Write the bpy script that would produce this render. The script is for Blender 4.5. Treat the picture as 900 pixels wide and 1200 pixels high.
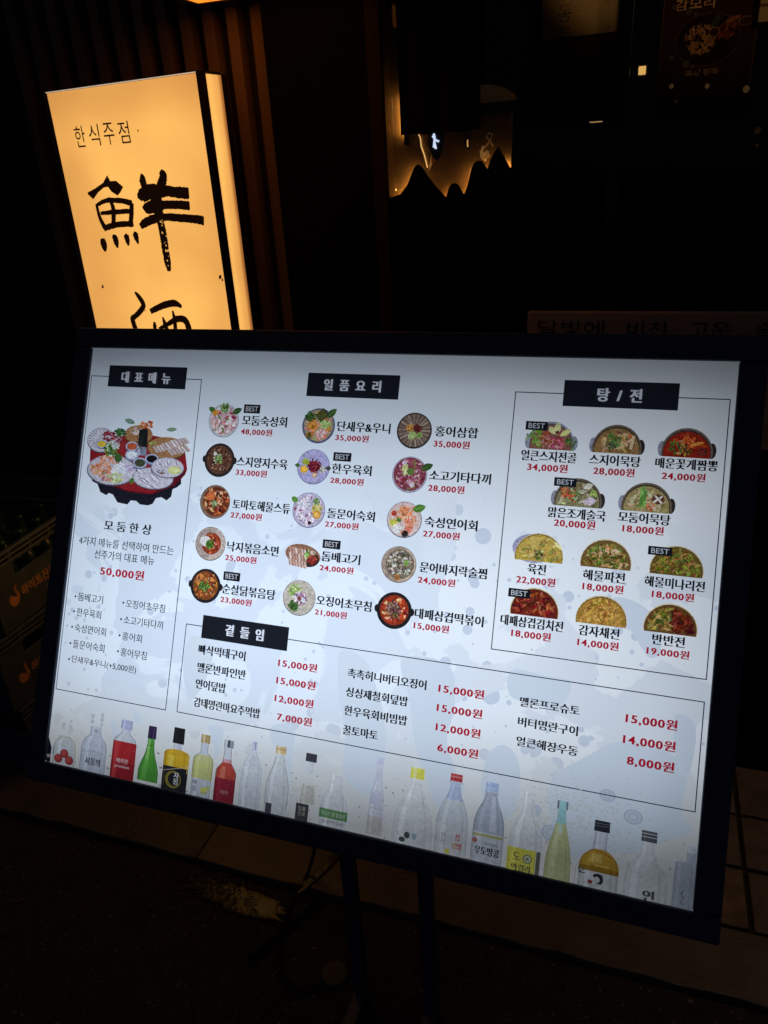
import bpy, bmesh, math, random
from mathutils import Vector, Matrix, noise as mnoise
sc = bpy.context.scene
for o in list(bpy.data.objects): bpy.data.objects.remove(o)
C = sc.collection
R = math.radians

# ------------------------------------------------------------------ camera, sky, light, exposure
cam = bpy.data.cameras.new('camera'); co = bpy.data.objects.new('camera', cam); C.objects.link(co)
cr, cu, cb = Vector((0.94739, 0.31532, -0.05499)), Vector((-0.08497, 0.41340, 0.90658)), Vector((0.30860, -0.85421, 0.41844))
M = Matrix((cr, cu, cb)).transposed().to_4x4(); M.translation = (0, 0, 1.62); co.matrix_world = M
cam.lens = 26.443; cam.sensor_width = 36; cam.sensor_fit = 'AUTO'; cam.clip_start = .05; cam.clip_end = 200
cam.dof.use_dof = True; cam.dof.focus_distance = 1.3; cam.dof.aperture_fstop = 10
sc.camera = co
w = bpy.data.worlds.new('World'); sc.world = w; w.use_nodes = True
bg = w.node_tree.nodes['Background']; bg.inputs[0].default_value = (.011, .013, .021, 1); bg.inputs[1].default_value = 1.0
sc.view_settings.view_transform = 'Standard'; sc.view_settings.look = 'None'; sc.view_settings.exposure = 0; sc.view_settings.gamma = 1
sc.render.engine = 'CYCLES'

def lamp(name, loc, power, color, size=.05, spot=None, aim=None):
    l = bpy.data.lights.new(name, 'SPOT' if spot else 'POINT'); l.energy = power; l.color = color; l.shadow_soft_size = size
    if spot: l.spot_size = R(spot); l.spot_blend = .9
    o = bpy.data.objects.new(name, l); C.objects.link(o); o.location = loc
    if aim: o.rotation_euler = (Vector(aim) - Vector(loc)).to_track_quat('-Z', 'Y').to_euler()
    return o
# the shop's entrance downlight, right of the frame, under its own shade (built with the shopfront below)
LAMPPOS = (.98, 1.50, 2.45)
lamp('entrance_lamp_light', (LAMPPOS[0], LAMPPOS[1], LAMPPOS[2] - .06), 13, (1, .62, .36), .04, 64, (.86, 1.50, 0))
# unseen lamps added behind the window posters to light them through
lamp('added_poster_light', (-.125, 2.03, 1.985), .26, (1, .66, .30), .02)
lamp('added_poster_light', (.09, 2.25, 2.06), 1.0, (1, .60, .28), .03)

# ------------------------------------------------------------------ data (metres / millimetres on the real surfaces)
TEXTS = [["대 표 메 뉴",78.9,190.8,57.7,22.1,"w"],["모 둠 한 상",77.6,186.5,354.5,19.9,"k"],["4가지 메뉴를 선택하여 만드는",21.3,240.9,389.5,17.4,"s"],["선주가의 대표 메뉴",61.7,200.5,413.1,17.4,"s"],["50,000원",80.1,180.8,444.8,19.8,"r"],["돔베고기",34.6,93.6,501.3,16.7,"s"],["한우육회",35.3,93.1,531.6,16.6,"s"],["숙성연어회",34.7,108.9,563.0,16.6,"s"],["돌문어숙회",35.0,109.7,595.0,16.5,"s"],["단새우&우니(+5,000원)",36.0,186.8,625.9,16.4,"s"],["오징어초무침",147.6,235.6,500.9,16.2,"s"],["소고기타다끼",146.7,235.1,532.9,16.2,"s"],["홍어회",147.5,191.9,564.3,16.2,"s"],["홍어무침",147.6,206.7,595.2,16.2,"s"],["일 품 요 리",515.9,624.1,59.0,20.8,"w"],["탕 / 전",994.9,1062.6,59.3,22.1,"w"],["곁 들 임",369.6,447.4,523.2,20.9,"w"],["모둠숙성회",358.2,449.5,131.4,19.1,"k"],["스지양지수육",356.1,459.5,209.1,19.0,"k"],["토마토해물스튜",356.9,474.1,289.4,18.8,"k"],["낙지볶음소면",354.6,459.6,368.6,18.8,"k"],["순살닭볶음탕",353.5,462.6,447.9,18.7,"k"],["단새우&우니",550.2,649.6,132.9,18.3,"k"],["한우육회",548.3,622.6,209.5,18.2,"k"],["돌문어숙회",548.1,637.2,289.9,18.1,"k"],["돔베고기",545.6,618.3,367.5,18.0,"k"],["오징어초무침",544.4,647.6,446.3,17.9,"k"],["홍어삼합",731.4,806.0,132.5,18.3,"k"],["소고기타다끼",729.0,834.7,209.0,18.1,"k"],["숙성연어회",728.8,819.7,289.1,18.1,"k"],["문어바지락술찜",728.2,843.2,367.3,17.9,"k"],["대패삼겹떡볶이",727.3,845.2,446.8,17.8,"k"],["얼큰스지전골",882.0,970.3,164.5,17.6,"k"],["스지어묵탕",991.3,1069.4,164.8,17.1,"k"],["매운꽃게짬뽕",1092.0,1181.9,163.8,16.6,"k"],["맑은조개술국",934.4,1023.9,255.0,17.2,"k"],["모둠어묵탕",1043.7,1120.8,253.1,16.8,"k"],["육전",910.0,938.6,350.4,17.3,"k"],["해물파전",998.1,1061.3,350.3,16.9,"k"],["해물미나리전",1091.7,1178.1,350.0,16.4,"k"],["대패삼겹김치전",873.9,973.8,438.2,17.2,"k"],["감자채전",999.3,1060.4,438.7,16.8,"k"],["반반전",1110.4,1156.6,438.0,16.3,"k"],["48,000원",357.6,422.0,152.8,13.7,"r"],["33,000원",356.0,420.0,229.6,13.7,"r"],["27,000원",354.8,418.9,310.0,13.6,"r"],["25,000원",353.2,417.4,389.9,13.5,"r"],["23,000원",352.6,416.8,468.3,13.4,"r"],["35,000원",548.7,611.5,153.7,13.1,"r"],["28,000원",547.3,610.2,230.9,13.1,"r"],["27,000원",545.8,609.0,309.9,13.0,"r"],["24,000원",544.2,608.0,388.3,12.9,"r"],["21,000원",543.8,604.0,467.6,12.9,"r"],["35,000원",731.0,793.4,154.3,14.1,"r"],["28,000원",729.1,791.8,230.9,14.0,"r"],["27,000원",728.0,791.4,309.9,13.9,"r"],["24,000원",727.0,791.5,389.2,13.8,"r"],["15,000원",727.4,788.5,467.5,13.7,"r"],["34,000원",893.7,958.2,183.5,14.7,"r"],["28,000원",999.4,1061.8,182.8,14.4,"r"],["24,000원",1103.1,1165.8,183.6,14.0,"r"],["20,000원",945.2,1009.3,271.5,14.5,"r"],["18,000원",1051.7,1112.4,271.0,14.1,"r"],["22,000원",893.3,955.3,369.6,14.5,"r"],["18,000원",998.9,1060.8,368.9,14.2,"r"],["18,000원",1103.9,1164.4,368.9,13.8,"r"],["18,000원",893.2,956.2,457.9,14.4,"r"],["14,000원",998.8,1061.2,458.3,14.1,"r"],["19,000원",1103.6,1164.7,457.0,13.7,"r"],["빠삭먹태구이",317.9,415.4,565.8,17.9,"k"],["멜론반파인반",319.6,420.3,599.4,17.8,"k"],["연어덮밥",319.6,382.6,629.8,17.9,"k"],["감태명란마요주먹밥",320.0,456.8,663.7,17.7,"k"],["촉촉허니버터오징어",617.4,758.9,565.2,16.6,"k"],["싱싱제철회덮밥",617.4,729.9,597.7,16.6,"k"],["한우육회비빔밥",617.8,731.8,630.0,16.6,"k"],["꿀토마토",618.7,682.5,663.5,16.6,"k"],["멜론프로슈토",917.7,1011.3,566.5,15.5,"k"],["버터명란구이",917.5,1011.4,598.7,15.5,"k"],["얼큰해장우동",917.7,1014.2,630.1,15.4,"k"],["15,000원",483.0,558.2,567.1,15.8,"r"],["15,000원",482.9,558.5,598.4,15.7,"r"],["12,000원",483.2,558.3,630.5,15.7,"r"],["7,000원",491.4,558.8,662.5,15.7,"r"],["15,000원",781.1,857.7,566.2,16.1,"r"],["15,000원",781.4,857.7,598.5,16.1,"r"],["12,000원",782.8,857.9,630.6,16.0,"r"],["6,000원",788.9,857.2,663.9,16.0,"r"],["15,000원",1081.9,1156.4,565.5,16.9,"r"],["14,000원",1080.7,1156.4,598.1,16.8,"r"],["8,000원",1089.1,1157.1,629.6,16.8,"r"]]
DOTS = [[26.3,502.2],[27.1,532.0],[26.4,563.1],[26.7,595.5],[27.8,627.1],[139.7,501.0],[138.8,533.3],[139.6,564.8],[139.8,595.6]]
HEADS = [[45.5,34.4,225.4,77.5],[481.6,37.3,657.9,80.6],[940.7,36.5,1117.9,79.7],[318.4,502.1,495.8,545.1]]
BOXES = [[4.0,57.1,259.2,690.1],[862.3,59.2,1194.2,489.3],[284.0,523.6,1194.7,689.2]]
BESTS = [[358.7,101.4,392.7,117.8],[353.3,415.9,388.0,431.9],[548.2,180.2,582.6,195.8],[545.0,337.5,579.2,353.0],[884.6,107.7,920.6,122.2],[939.1,197.6,974.6,211.8],[1092.4,294.9,1127.8,308.4],[881.9,385.3,917.6,399.5]]
DISHES = [[322.1,133.7,31.8],[317.8,208.7,31.8],[316.5,288.3,30.5],[318.1,367.7,32.3],[314.9,447.4,33.2],[513.1,133.8,31.8],[510.4,208.6,32.6],[509.8,287.3,30.9],[507.0,370.4,33.3],[508.4,446.3,32.4],[694.2,133.0,30.8],[693.4,210.2,30.7],[691.2,289.3,30.7],[688.3,367.1,30.7],[689.5,446.6,32.1]]
DISHES2 = [[928.0,152.8,42.6,47.9],[1031.6,152.8,39.2,46.7],[1136.4,152.4,38.9,48.1],[978.9,243.8,40.1,47.0],[1084.2,241.1,39.3,47.1],[925.0,337.5,40.4,44.5],[1030.4,337.3,39.6,46.0],[1136.1,337.1,38.7,44.8],[925.0,427.0,39.7,42.8],[1031.3,427.6,39.5,45.7],[1134.4,427.3,38.1,47.1]]
BOTTLES = [[-3.7,786.4,2.047,1.648],[42.2,741.2,2.011,1.638],[110.3,718.1,1.957,1.618],[178.7,723.1,1.901,1.594],[236.3,724.6,1.855,1.575],[294.6,717.8,1.81,1.556],[351.4,720.6,1.766,1.536],[400.3,722.1,1.728,1.519],[452.0,715.3,1.689,1.503],[505.0,714.5,1.649,1.485],[564.3,716.3,1.605,1.465],[615.6,739.5,1.567,1.445],[691.8,700.2,1.513,1.423],[758.6,705.1,1.466,1.4],[825.4,702.3,1.419,1.378],[885.6,704.7,1.378,1.357],[946.4,707.9,1.337,1.336],[999.1,711.8,1.301,1.318],[1061.3,730.2,1.26,1.295],[1131.1,731.1,1.215,1.271],[1192.8,739.6,1.175,1.25]]
SILS = [[[596.3,533.8],[639.7,535.0],[667.6,575.3],[693.6,644.4],[698.1,716.5],[681.4,763.4],[656.6,765.4],[625.0,737.7],[622.6,671.5],[605.2,614.9]],[[709.6,532.2],[753.8,518.5],[799.9,533.4],[810.5,595.9],[802.4,647.1],[823.7,699.8],[840.6,724.7],[808.4,766.3],[789.5,753.2],[770.3,710.0],[747.6,664.0],[731.3,594.5]],[[867.4,691.5],[876.6,654.9],[896.5,641.6],[918.5,654.2],[928.5,686.7],[927.5,735.0],[907.7,759.7],[878.9,751.8],[867.2,719.4]],[[987.9,668.5],[1031.0,633.5],[1067.6,606.8],[1111.5,601.6],[1155.6,610.6],[1176.2,639.1],[1174.4,691.0],[1191.1,719.5],[1154.0,740.4],[1113.1,768.8],[1082.1,775.7],[1044.9,790.7],[1012.2,791.3],[981.4,744.2],[972.5,705.4]],[[898.8,518.6],[954.1,519.9],[995.0,524.6],[978.8,568.1],[944.9,568.2],[899.9,560.3]],[[140.0,731.3],[154.2,733.8],[172.3,766.8],[177.8,778.9],[162.5,781.7],[149.5,757.7]],[[189.5,704.9],[201.1,704.6],[208.2,714.8],[203.8,725.4],[191.8,722.5]],[[354.1,702.8],[385.0,705.3],[382.6,744.9],[374.0,762.1],[366.7,732.0]],[[483.2,680.6],[525.2,677.9],[528.2,748.6],[526.7,794.2],[513.4,736.2],[483.0,708.2]],[[1048.1,381.5],[1100.5,395.2],[1124.0,451.9],[1106.6,467.6],[1078.2,431.5],[1045.2,422.4]],[[1150.9,552.8],[1182.0,560.5],[1181.1,625.2],[1164.9,634.8]],[[297.9,544.2],[345.9,561.5],[335.7,626.6],[307.2,663.0],[286.6,602.1]]]
STROKES = [[[-402.4,1567.5,7.4],[-400.0,1536.2,9.3],[-387.8,1508.3,13.0]],[[-406.4,1563.7,6.5],[-380.5,1572.7,8.3],[-356.6,1576.2,9.3],[-314.8,1574.1,10.2],[-276.9,1566.2,12.0]],[[-278.7,1567.8,11.1],[-286.8,1541.4,12.0],[-296.7,1512.7,11.1]],[[-393.4,1509.1,12.0],[-341.8,1517.4,11.1],[-285.2,1518.3,12.0]],[[-355.6,1583.4,5.6],[-346.4,1562.1,11.1],[-348.4,1542.8,12.0],[-356.7,1515.6,12.0]],[[-394.2,1545.8,6.5],[-350.5,1547.5,9.3],[-290.9,1549.1,9.3]],[[-404.7,1484.5,11.1],[-404.7,1472.4,18.5],[-404.7,1460.2,14.8],[-405.1,1450.8,3.7]],[[-368.3,1488.9,6.5],[-359.8,1484.0,16.7],[-358.0,1472.0,13.9],[-356.7,1460.0,3.7]],[[-322.9,1493.1,8.3],[-318.1,1485.6,15.7],[-316.8,1475.7,12.0],[-317.3,1465.3,3.7]],[[-290.8,1497.0,8.3],[-285.6,1491.1,15.7],[-283.7,1481.3,12.0],[-281.1,1469.5,3.7]],[[-235.1,1627.0,8.3],[-230.6,1623.5,17.6],[-227.5,1610.6,16.7],[-224.1,1590.3,16.7]],[[-167.1,1636.2,9.3],[-160.3,1627.7,18.5],[-162.8,1617.1,19.4],[-170.9,1604.8,20.4],[-183.1,1588.9,18.5]],[[-248.8,1573.6,9.3],[-241.3,1581.6,24.1],[-212.1,1591.0,26.8],[-180.1,1592.4,25.9],[-149.4,1590.2,19.4],[-114.5,1586.1,21.3],[-87.2,1583.7,20.4]],[[-240.1,1547.9,12.0],[-232.5,1552.2,20.4],[-204.2,1558.2,25.0],[-172.0,1560.2,15.7],[-125.6,1558.9,15.7],[-90.6,1555.8,16.7]],[[-263.2,1511.0,10.2],[-246.2,1519.5,16.7],[-211.3,1529.1,16.7],[-173.3,1532.0,13.9],[-121.9,1528.7,14.8],[-76.9,1524.8,15.7],[-53.6,1520.7,17.6]],[[-197.5,1596.7,18.5],[-194.5,1576.4,25.9],[-194.4,1550.4,23.1],[-193.7,1524.2,16.7],[-191.2,1490.0,16.7],[-192.1,1451.4,15.7],[-192.0,1423.9,15.7],[-191.6,1402.2,7.4]],[[-325.3,1348.1,3.7],[-315.2,1337.8,11.1],[-305.8,1324.5,13.0],[-303.3,1311.9,12.0],[-320.0,1296.5,12.0],[-341.2,1283.0,11.1],[-351.9,1276.1,13.0],[-350.5,1258.7,13.9],[-346.1,1241.4,13.9]],[[-282.0,1297.7,10.2],[-266.2,1303.7,12.0],[-229.3,1316.1,13.9],[-191.7,1322.1,14.8],[-168.9,1313.6,6.5]],[[-274.1,1271.2,4.6],[-274.7,1261.7,10.2],[-277.7,1244.3,11.1]],[[-241.0,1285.1,3.7],[-237.8,1267.4,11.1],[-233.1,1246.3,12.0]],[[-202.7,1303.1,3.7],[-200.9,1281.5,10.2],[-204.6,1247.5,11.1]],[[-261.3,1252.8,6.5],[-229.8,1265.6,9.3],[-192.7,1280.9,13.0],[-167.9,1280.6,15.7],[-158.4,1266.3,15.7],[-157.1,1241.1,15.7]]]
HAT = [[-425.5,1597.3],[-396.6,1605.8],[-364.4,1617.9],[-345.3,1635.0],[-338.2,1620.6],[-318.5,1620.9],[-297.7,1605.9],[-310.6,1593.3],[-322.7,1586.1],[-341.2,1596.2],[-350.3,1607.9],[-364.9,1606.6],[-388.0,1596.0],[-410.2,1580.1],[-419.7,1587.4],[-426.6,1593.4]]
HERO = [["base",[[29.2,254.4],[34.6,270.1],[48.0,274.5],[56.5,289.9],[71.5,295.4],[77.2,290.4],[87.0,292.8],[99.9,307.6],[123.5,309.7],[130.2,301.2],[142.5,301.0],[152.5,307.3],[170.8,307.6],[180.9,303.6],[187.0,292.2],[198.7,289.2],[211.3,294.7],[220.7,286.2],[221.9,272.0],[231.7,267.4],[239.6,260.3],[237.7,245.1],[183.4,264.5],[91.9,271.3]],[0.012,0.012,0.02]],["red",[[21.1,206.5],[64.0,179.9],[140.5,167.8],[202.1,175.0],[241.6,201.1],[249.3,231.4],[225.0,261.4],[176.8,283.7],[124.6,282.5],[76.5,273.7],[24.6,244.0]],[0.28,0.015,0.02]],["reddark",[[176.8,283.7],[249.3,231.4],[246.2,241.9],[226.8,263.9],[177.1,285.8],[124.9,285.1],[76.9,276.4],[124.5,282.0]],[0.12,0.006,0.012]]]
HEROE = [["plate",[77.3,244.4,58.2,30.0],"salmon"],["plate",[47.3,186.2,33.1,24.8],"sash"],["board",[201.4,193.2,42.8,20.9],"pork"],["boardsm",[134.7,170.8,32.1,18.3],"pork2"],["cup",[52.2,194.5,13.8,8.3],"yolk"],["cup",[123.4,195.2,14.7,9.4],"orange"],["cup",[125.3,212.2,15.3,9.9],"white"],["cup",[146.0,226.6,15.9,10.4],"dark"],["cup",[172.2,217.1,15.9,9.9],"soy"],["plate2",[179.1,254.4,45.9,20.9],"squid"],["plate2",[209.3,231.6,36.7,19.6],"squid2"]]
HPA = [-20.79612,0.30728,0.03565,128.55732,-0.01669,0.2646]
SIGNTXT = [[-430.5,1727.8],[-244.2,1725.3]]
MOUNTAIN = [[-0.6353,1.5442],[-0.6079,1.5522],[-0.5892,1.5729],[-0.5786,1.5937],[-0.5709,1.6097],[-0.5624,1.6169],[-0.5525,1.6126],[-0.5402,1.5937],[-0.5193,1.5659],[-0.4919,1.5387],[-0.4841,1.5604],[-0.4776,1.5686],[-0.4699,1.5705],[-0.4593,1.5651],[-0.4531,1.5533],[-0.4468,1.5435],[-0.4382,1.5622],[-0.4304,1.5902],[-0.4232,1.6104],[-0.4128,1.6172],[-0.4025,1.6148],[-0.3902,1.5968],[-0.382,1.6156],[-0.3719,1.6333],[-0.3647,1.6437],[-0.3537,1.6286],[-0.3434,1.6098],[-0.3351,1.5965]]
LEDS = [[[-0.6266,1.5415],[-0.6057,1.5553],[-0.5892,1.5723],[-0.5786,1.5932],[-0.571,1.6064]],[[-0.5022,1.538],[-0.4913,1.5376],[-0.4854,1.5541]],[[-0.4537,1.5411],[-0.4395,1.554],[-0.4321,1.5804],[-0.4244,1.6027]],[[-0.3994,1.5977],[-0.3911,1.589],[-0.3862,1.6044]],[[-0.3522,1.6138],[-0.3438,1.5985]],[[-0.5963,1.7624],[-0.5982,1.7232]]]
RIBBON = [[-0.5621,1.6819],[-0.558,1.6741],[-0.5564,1.655],[-0.5503,1.6394],[-0.5452,1.6198],[-0.5425,1.6081],[-0.5384,1.5981],[-0.5313,1.6152],[-0.5201,1.6223],[-0.5308,1.6344],[-0.5389,1.654],[-0.5425,1.6807]]
NEON = [[[-0.5239,1.6817],[-0.5211,1.672],[-0.523,1.6645],[-0.519,1.6483]],[[-0.5211,1.6682],[-0.5112,1.6638]],[[-0.527,1.677],[-0.522,1.6702],[-0.5246,1.6513]]]
OVAL = [[-0.5352,1.6844],[-0.5338,1.6537],[-0.5277,1.6302],[-0.5204,1.6212],[-0.5124,1.6274],[-0.5022,1.6519],[-0.4982,1.6821]]
CURL = [[-0.4024,1.646],[-0.4086,1.6352],[-0.4065,1.6238],[-0.3973,1.6176],[-0.3898,1.6247],[-0.3932,1.6343],[-0.4015,1.631],[-0.4002,1.6234]]
CURL2 = [[-0.3982,1.6458],[-0.3858,1.6598],[-0.3817,1.6706],[-0.39,1.6748],[-0.3962,1.6679],[-0.3858,1.6562],[-0.3795,1.6447]]
LAMPS = [[-0.0664,1.8091],[-0.1435,1.6852],[-0.1186,1.7903],[-0.441,1.6557]]
DOTL = [[0.0002,1.9091],[0.0319,1.8973],[0.0467,1.8911],[0.0037,1.8093],[0.0361,1.7931],[0.05,1.7879],[0.0869,1.7449],[0.1701,1.7324],[0.0232,1.7181],[0.0095,1.7509],[0.2055,1.6446],[0.2088,1.6132]]
DISHP = [[0.0677,1.8097]]

# ------------------------------------------------------------------ helpers
def lin(c): return tuple(((x/255)/12.92 if x/255 <= .04045 else ((x/255+.055)/1.055)**2.4) for x in c)
def tag(o, label=None, cat=None, group=None, kind=None):
    if label: o['label'] = label
    if cat: o['category'] = cat
    if group: o['group'] = group
    if kind: o['kind'] = kind
    return o
def empty(name, loc=(0,0,0), rz=0):
    o = bpy.data.objects.new(name, None); C.objects.link(o); o.location = loc; o.rotation_euler = (0,0,rz); o.empty_display_size = .1
    return o
def link(name, me, mat=None, parent=None, loc=None, bevel=0):
    o = bpy.data.objects.new(name, me); C.objects.link(o)
    if mat is not None and not me.materials: me.materials.append(mat)
    if parent: o.parent = parent
    if loc is not None: o.location = loc
    if bevel:
        m = o.modifiers.new('bevel', 'BEVEL'); m.width = bevel; m.segments = 2; m.limit_method = 'ANGLE'
    return o
class MB:
    def __init__(s): s.v = []; s.f = []; s.c = []
    def add(s, vs, fs, col=None):
        n = len(s.v); s.v += [tuple(p) for p in vs]; s.f += [tuple(i+n for i in f) for f in fs]; s.c += [col]*len(fs); return s
    def box(s, a, b, M=None, taper=0):
        x0,y0,z0 = a; x1,y1,z1 = b; t = taper
        vs = [Vector(p) for p in ((x0+t,y0+t,z0),(x1-t,y0+t,z0),(x1-t,y1-t,z0),(x0+t,y1-t,z0),(x0,y0,z1),(x1,y0,z1),(x1,y1,z1),(x0,y1,z1))]
        if M: vs = [M @ p for p in vs]
        return s.add(vs, [(0,3,2,1),(4,5,6,7),(0,1,5,4),(1,2,6,5),(2,3,7,6),(3,0,4,7)])
    def tube(s, pts, r, n=8, cap=True):
        pts = [Vector(p) for p in pts]; rings = []
        for i, p in enumerate(pts):
            d = (pts[min(i+1,len(pts)-1)] - pts[max(i-1,0)]).normalized()
            a = d.cross(Vector((0,0,1)) if abs(d.z) < .9 else Vector((1,0,0))).normalized(); b = d.cross(a)
            rr = r[i] if isinstance(r, (list,tuple)) else r
            rings.append([p + (a*math.cos(t*2*math.pi/n) + b*math.sin(t*2*math.pi/n))*rr for t in range(n)])
        vs = [q for g in rings for q in g]; fs = []
        for i in range(len(pts)-1):
            for k in range(n): fs.append((i*n+k, i*n+(k+1)%n, (i+1)*n+(k+1)%n, (i+1)*n+k))
        if cap: fs += [tuple(range(n))[::-1], tuple((len(pts)-1)*n+k for k in range(n))]
        return s.add(vs, fs)
    def lathe(s, prof, n=16, o=(0,0,0)):
        vs = [(o[0]+r*math.cos(2*math.pi*k/n), o[1]+r*math.sin(2*math.pi*k/n), o[2]+z) for r, z in prof for k in range(n)]
        fs = [(i*n+k, i*n+(k+1)%n, (i+1)*n+(k+1)%n, (i+1)*n+k) for i in range(len(prof)-1) for k in range(n)]
        fs += [tuple(range(n))[::-1], tuple((len(prof)-1)*n+k for k in range(n))]
        return s.add(vs, fs)
    def prism(s, poly, d0, d1, f):           # f(a, b, d) -> xyz ; poly in the (a, b) plane, closed, thickness d0..d1
        n = len(poly); vs = [f(a, b, d0) for a, b in poly] + [f(a, b, d1) for a, b in poly]
        fs = [tuple(range(n)), tuple(range(2*n-1, n-1, -1))] + [(k, k+n, (k+1)%n+n, (k+1)%n) for k in range(n)]
        return s.add(vs, fs)
    def mesh(s, name, smooth=False):
        me = bpy.data.meshes.new(name); me.from_pydata(s.v, [], s.f); me.update()
        if any(c is not None for c in s.c):
            at = me.color_attributes.new('Col', 'FLOAT_COLOR', 'CORNER'); i = 0; buf = []
            for p, c in zip(me.polygons, s.c):
                c = c or (0,0,0)
                buf += [c[0], c[1], c[2], 1.0]*p.loop_total
            at.data.foreach_set('color', buf)
        if smooth:
            me.polygons.foreach_set('use_smooth', [True]*len(me.polygons))
        return me
    def build(s, name, mat, parent=None, smooth=False, bevel=0, fix=True):
        me = s.mesh(name, smooth)
        if fix:
            b = bmesh.new(); b.from_mesh(me); bmesh.ops.recalc_face_normals(b, faces=b.faces); b.to_mesh(me); b.free()
        return link(name, me, mat, parent, None, bevel)

# ---- materials
def mat(name, col, rough=.6, spec=.4, noise=0, scale=20, metal=0, bump=0, col2=None, emit=None, es=0, detail=6, stretch=None, bscale=None):
    m = bpy.data.materials.new(name); m.use_nodes = True; nt = m.node_tree; N = nt.nodes; L = nt.links; p = N['Principled BSDF']
    p.inputs['Base Color'].default_value = (*col, 1); p.inputs['Roughness'].default_value = rough; p.inputs['Specular IOR Level'].default_value = spec; p.inputs['Metallic'].default_value = metal
    if emit: p.inputs['Emission Color'].default_value = (*emit, 1); p.inputs['Emission Strength'].default_value = es
    if noise or bump or col2:
        tc = N.new('ShaderNodeTexCoord'); mp = N.new('ShaderNodeMapping'); L.new(tc.outputs['Object'], mp.inputs[0])
        if stretch: mp.inputs['Scale'].default_value = stretch
        nz = N.new('ShaderNodeTexNoise'); nz.inputs['Scale'].default_value = scale; nz.inputs['Detail'].default_value = detail; L.new(mp.outputs[0], nz.inputs[0])
        rp = N.new('ShaderNodeValToRGB'); rp.color_ramp.elements[0].position = .35; rp.color_ramp.elements[1].position = .68
        c2 = col2 or tuple(x*(1-noise) for x in col)
        rp.color_ramp.elements[0].color = (*c2, 1); rp.color_ramp.elements[1].color = (*col, 1)
        L.new(nz.outputs[0], rp.inputs[0]); L.new(rp.outputs[0], p.inputs['Base Color'])
        mr = N.new('ShaderNodeMapRange'); mr.inputs[3].default_value = max(0, rough-.12); mr.inputs[4].default_value = min(1, rough+.12); L.new(nz.outputs[0], mr.inputs[0]); L.new(mr.outputs[0], p.inputs['Roughness'])
        if bump:
            n2 = N.new('ShaderNodeTexNoise'); n2.inputs['Scale'].default_value = bscale or scale*4; n2.inputs['Detail'].default_value = 8; L.new(mp.outputs[0], n2.inputs[0])
            bp = N.new('ShaderNodeBump'); bp.inputs['Strength'].default_value = bump; bp.inputs['Distance'].default_value = .01; L.new(n2.outputs[0], bp.inputs['Height']); L.new(bp.outputs[0], p.inputs['Normal'])
    return m

BW, BH = 1.2, .8349          # lit area of the menu board
def ramp(nt, sock, stops, mul=1.0):
    r = nt.nodes.new('ShaderNodeValToRGB'); r.color_ramp.interpolation = 'B_SPLINE' if len(stops) > 4 else 'EASE'
    e = r.color_ramp.elements
    while len(e) < len(stops): e.new(.5)
    for k, (p, v) in enumerate(stops): e[k].position = p; e[k].color = (v, v, v, 1)
    nt.links.new(sock, r.inputs[0]); return r.outputs[0]
def mth(nt, op, a, b=None, clamp=False):
    m = nt.nodes.new('ShaderNodeMath'); m.operation = op; m.use_clamp = clamp
    for i, x in enumerate((a, b)):
        if x is None: continue
        if isinstance(x, (int, float)): m.inputs[i].default_value = x
        else: nt.links.new(x, m.inputs[i])
    return m.outputs[0]
def mixc(nt, fac, a, b, mode='MIX'):
    m = nt.nodes.new('ShaderNodeMix'); m.data_type = 'RGBA'; m.blend_type = mode
    for i, x in ((0, fac), (6, a), (7, b)):
        if isinstance(x, (int, float)): m.inputs[i].default_value = x
        elif isinstance(x, tuple): m.inputs[i].default_value = (*x, 1)
        else: nt.links.new(x, m.inputs[i])
    return m.outputs[2]
def backlight(nt):
    # uneven lightbox brightness painted into the emission by ramps across the sheet (board coordinates)
    tc = nt.nodes.new('ShaderNodeTexCoord'); sp = nt.nodes.new('ShaderNodeSeparateXYZ'); nt.links.new(tc.outputs['Object'], sp.inputs[0])
    u = mth(nt, 'ADD', mth(nt, 'DIVIDE', sp.outputs[0], BW), .5); v = mth(nt, 'SUBTRACT', .5, mth(nt, 'DIVIDE', sp.outputs[1], BH))
    a = ramp(nt, mth(nt, 'ADD', v, mth(nt, 'MULTIPLY', mth(nt, 'SUBTRACT', u, .4), mth(nt, 'MULTIPLY', v, .10))), [(0, .15), (.07, .34), (.22, .64), (.44, .98), (.64, 1.0), (.80, .88), (.91, .56), (1, .22)])
    b = ramp(nt, u, [(0, .66), (.10, .84), (.28, 1.0), (.55, .97), (.78, .84), (.93, .68), (1, .50)])
    return tc, u, v, mth(nt, 'MULTIPLY', a, b)
WHITE = (.66, .785, .95)
def print_mat():
    m = bpy.data.materials.new('backlit_print'); m.use_nodes = True; nt = m.node_tree; p = nt.nodes['Principled BSDF']
    tc, u, v, bl = backlight(nt)
    at = nt.nodes.new('ShaderNodeVertexColor'); at.layer_name = 'Col'
    col = mixc(nt, 1.0, at.outputs[0], (.80, .88, 1.0), 'MULTIPLY')
    p.inputs['Base Color'].default_value = (.03, .03, .035, 1); p.inputs['Roughness'].default_value = .35; p.inputs['Specular IOR Level'].default_value = .3
    nt.links.new(col, p.inputs['Emission Color']); nt.links.new(mth(nt, 'MULTIPLY', bl, 1.19), p.inputs['Emission Strength'])
    return m
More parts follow.
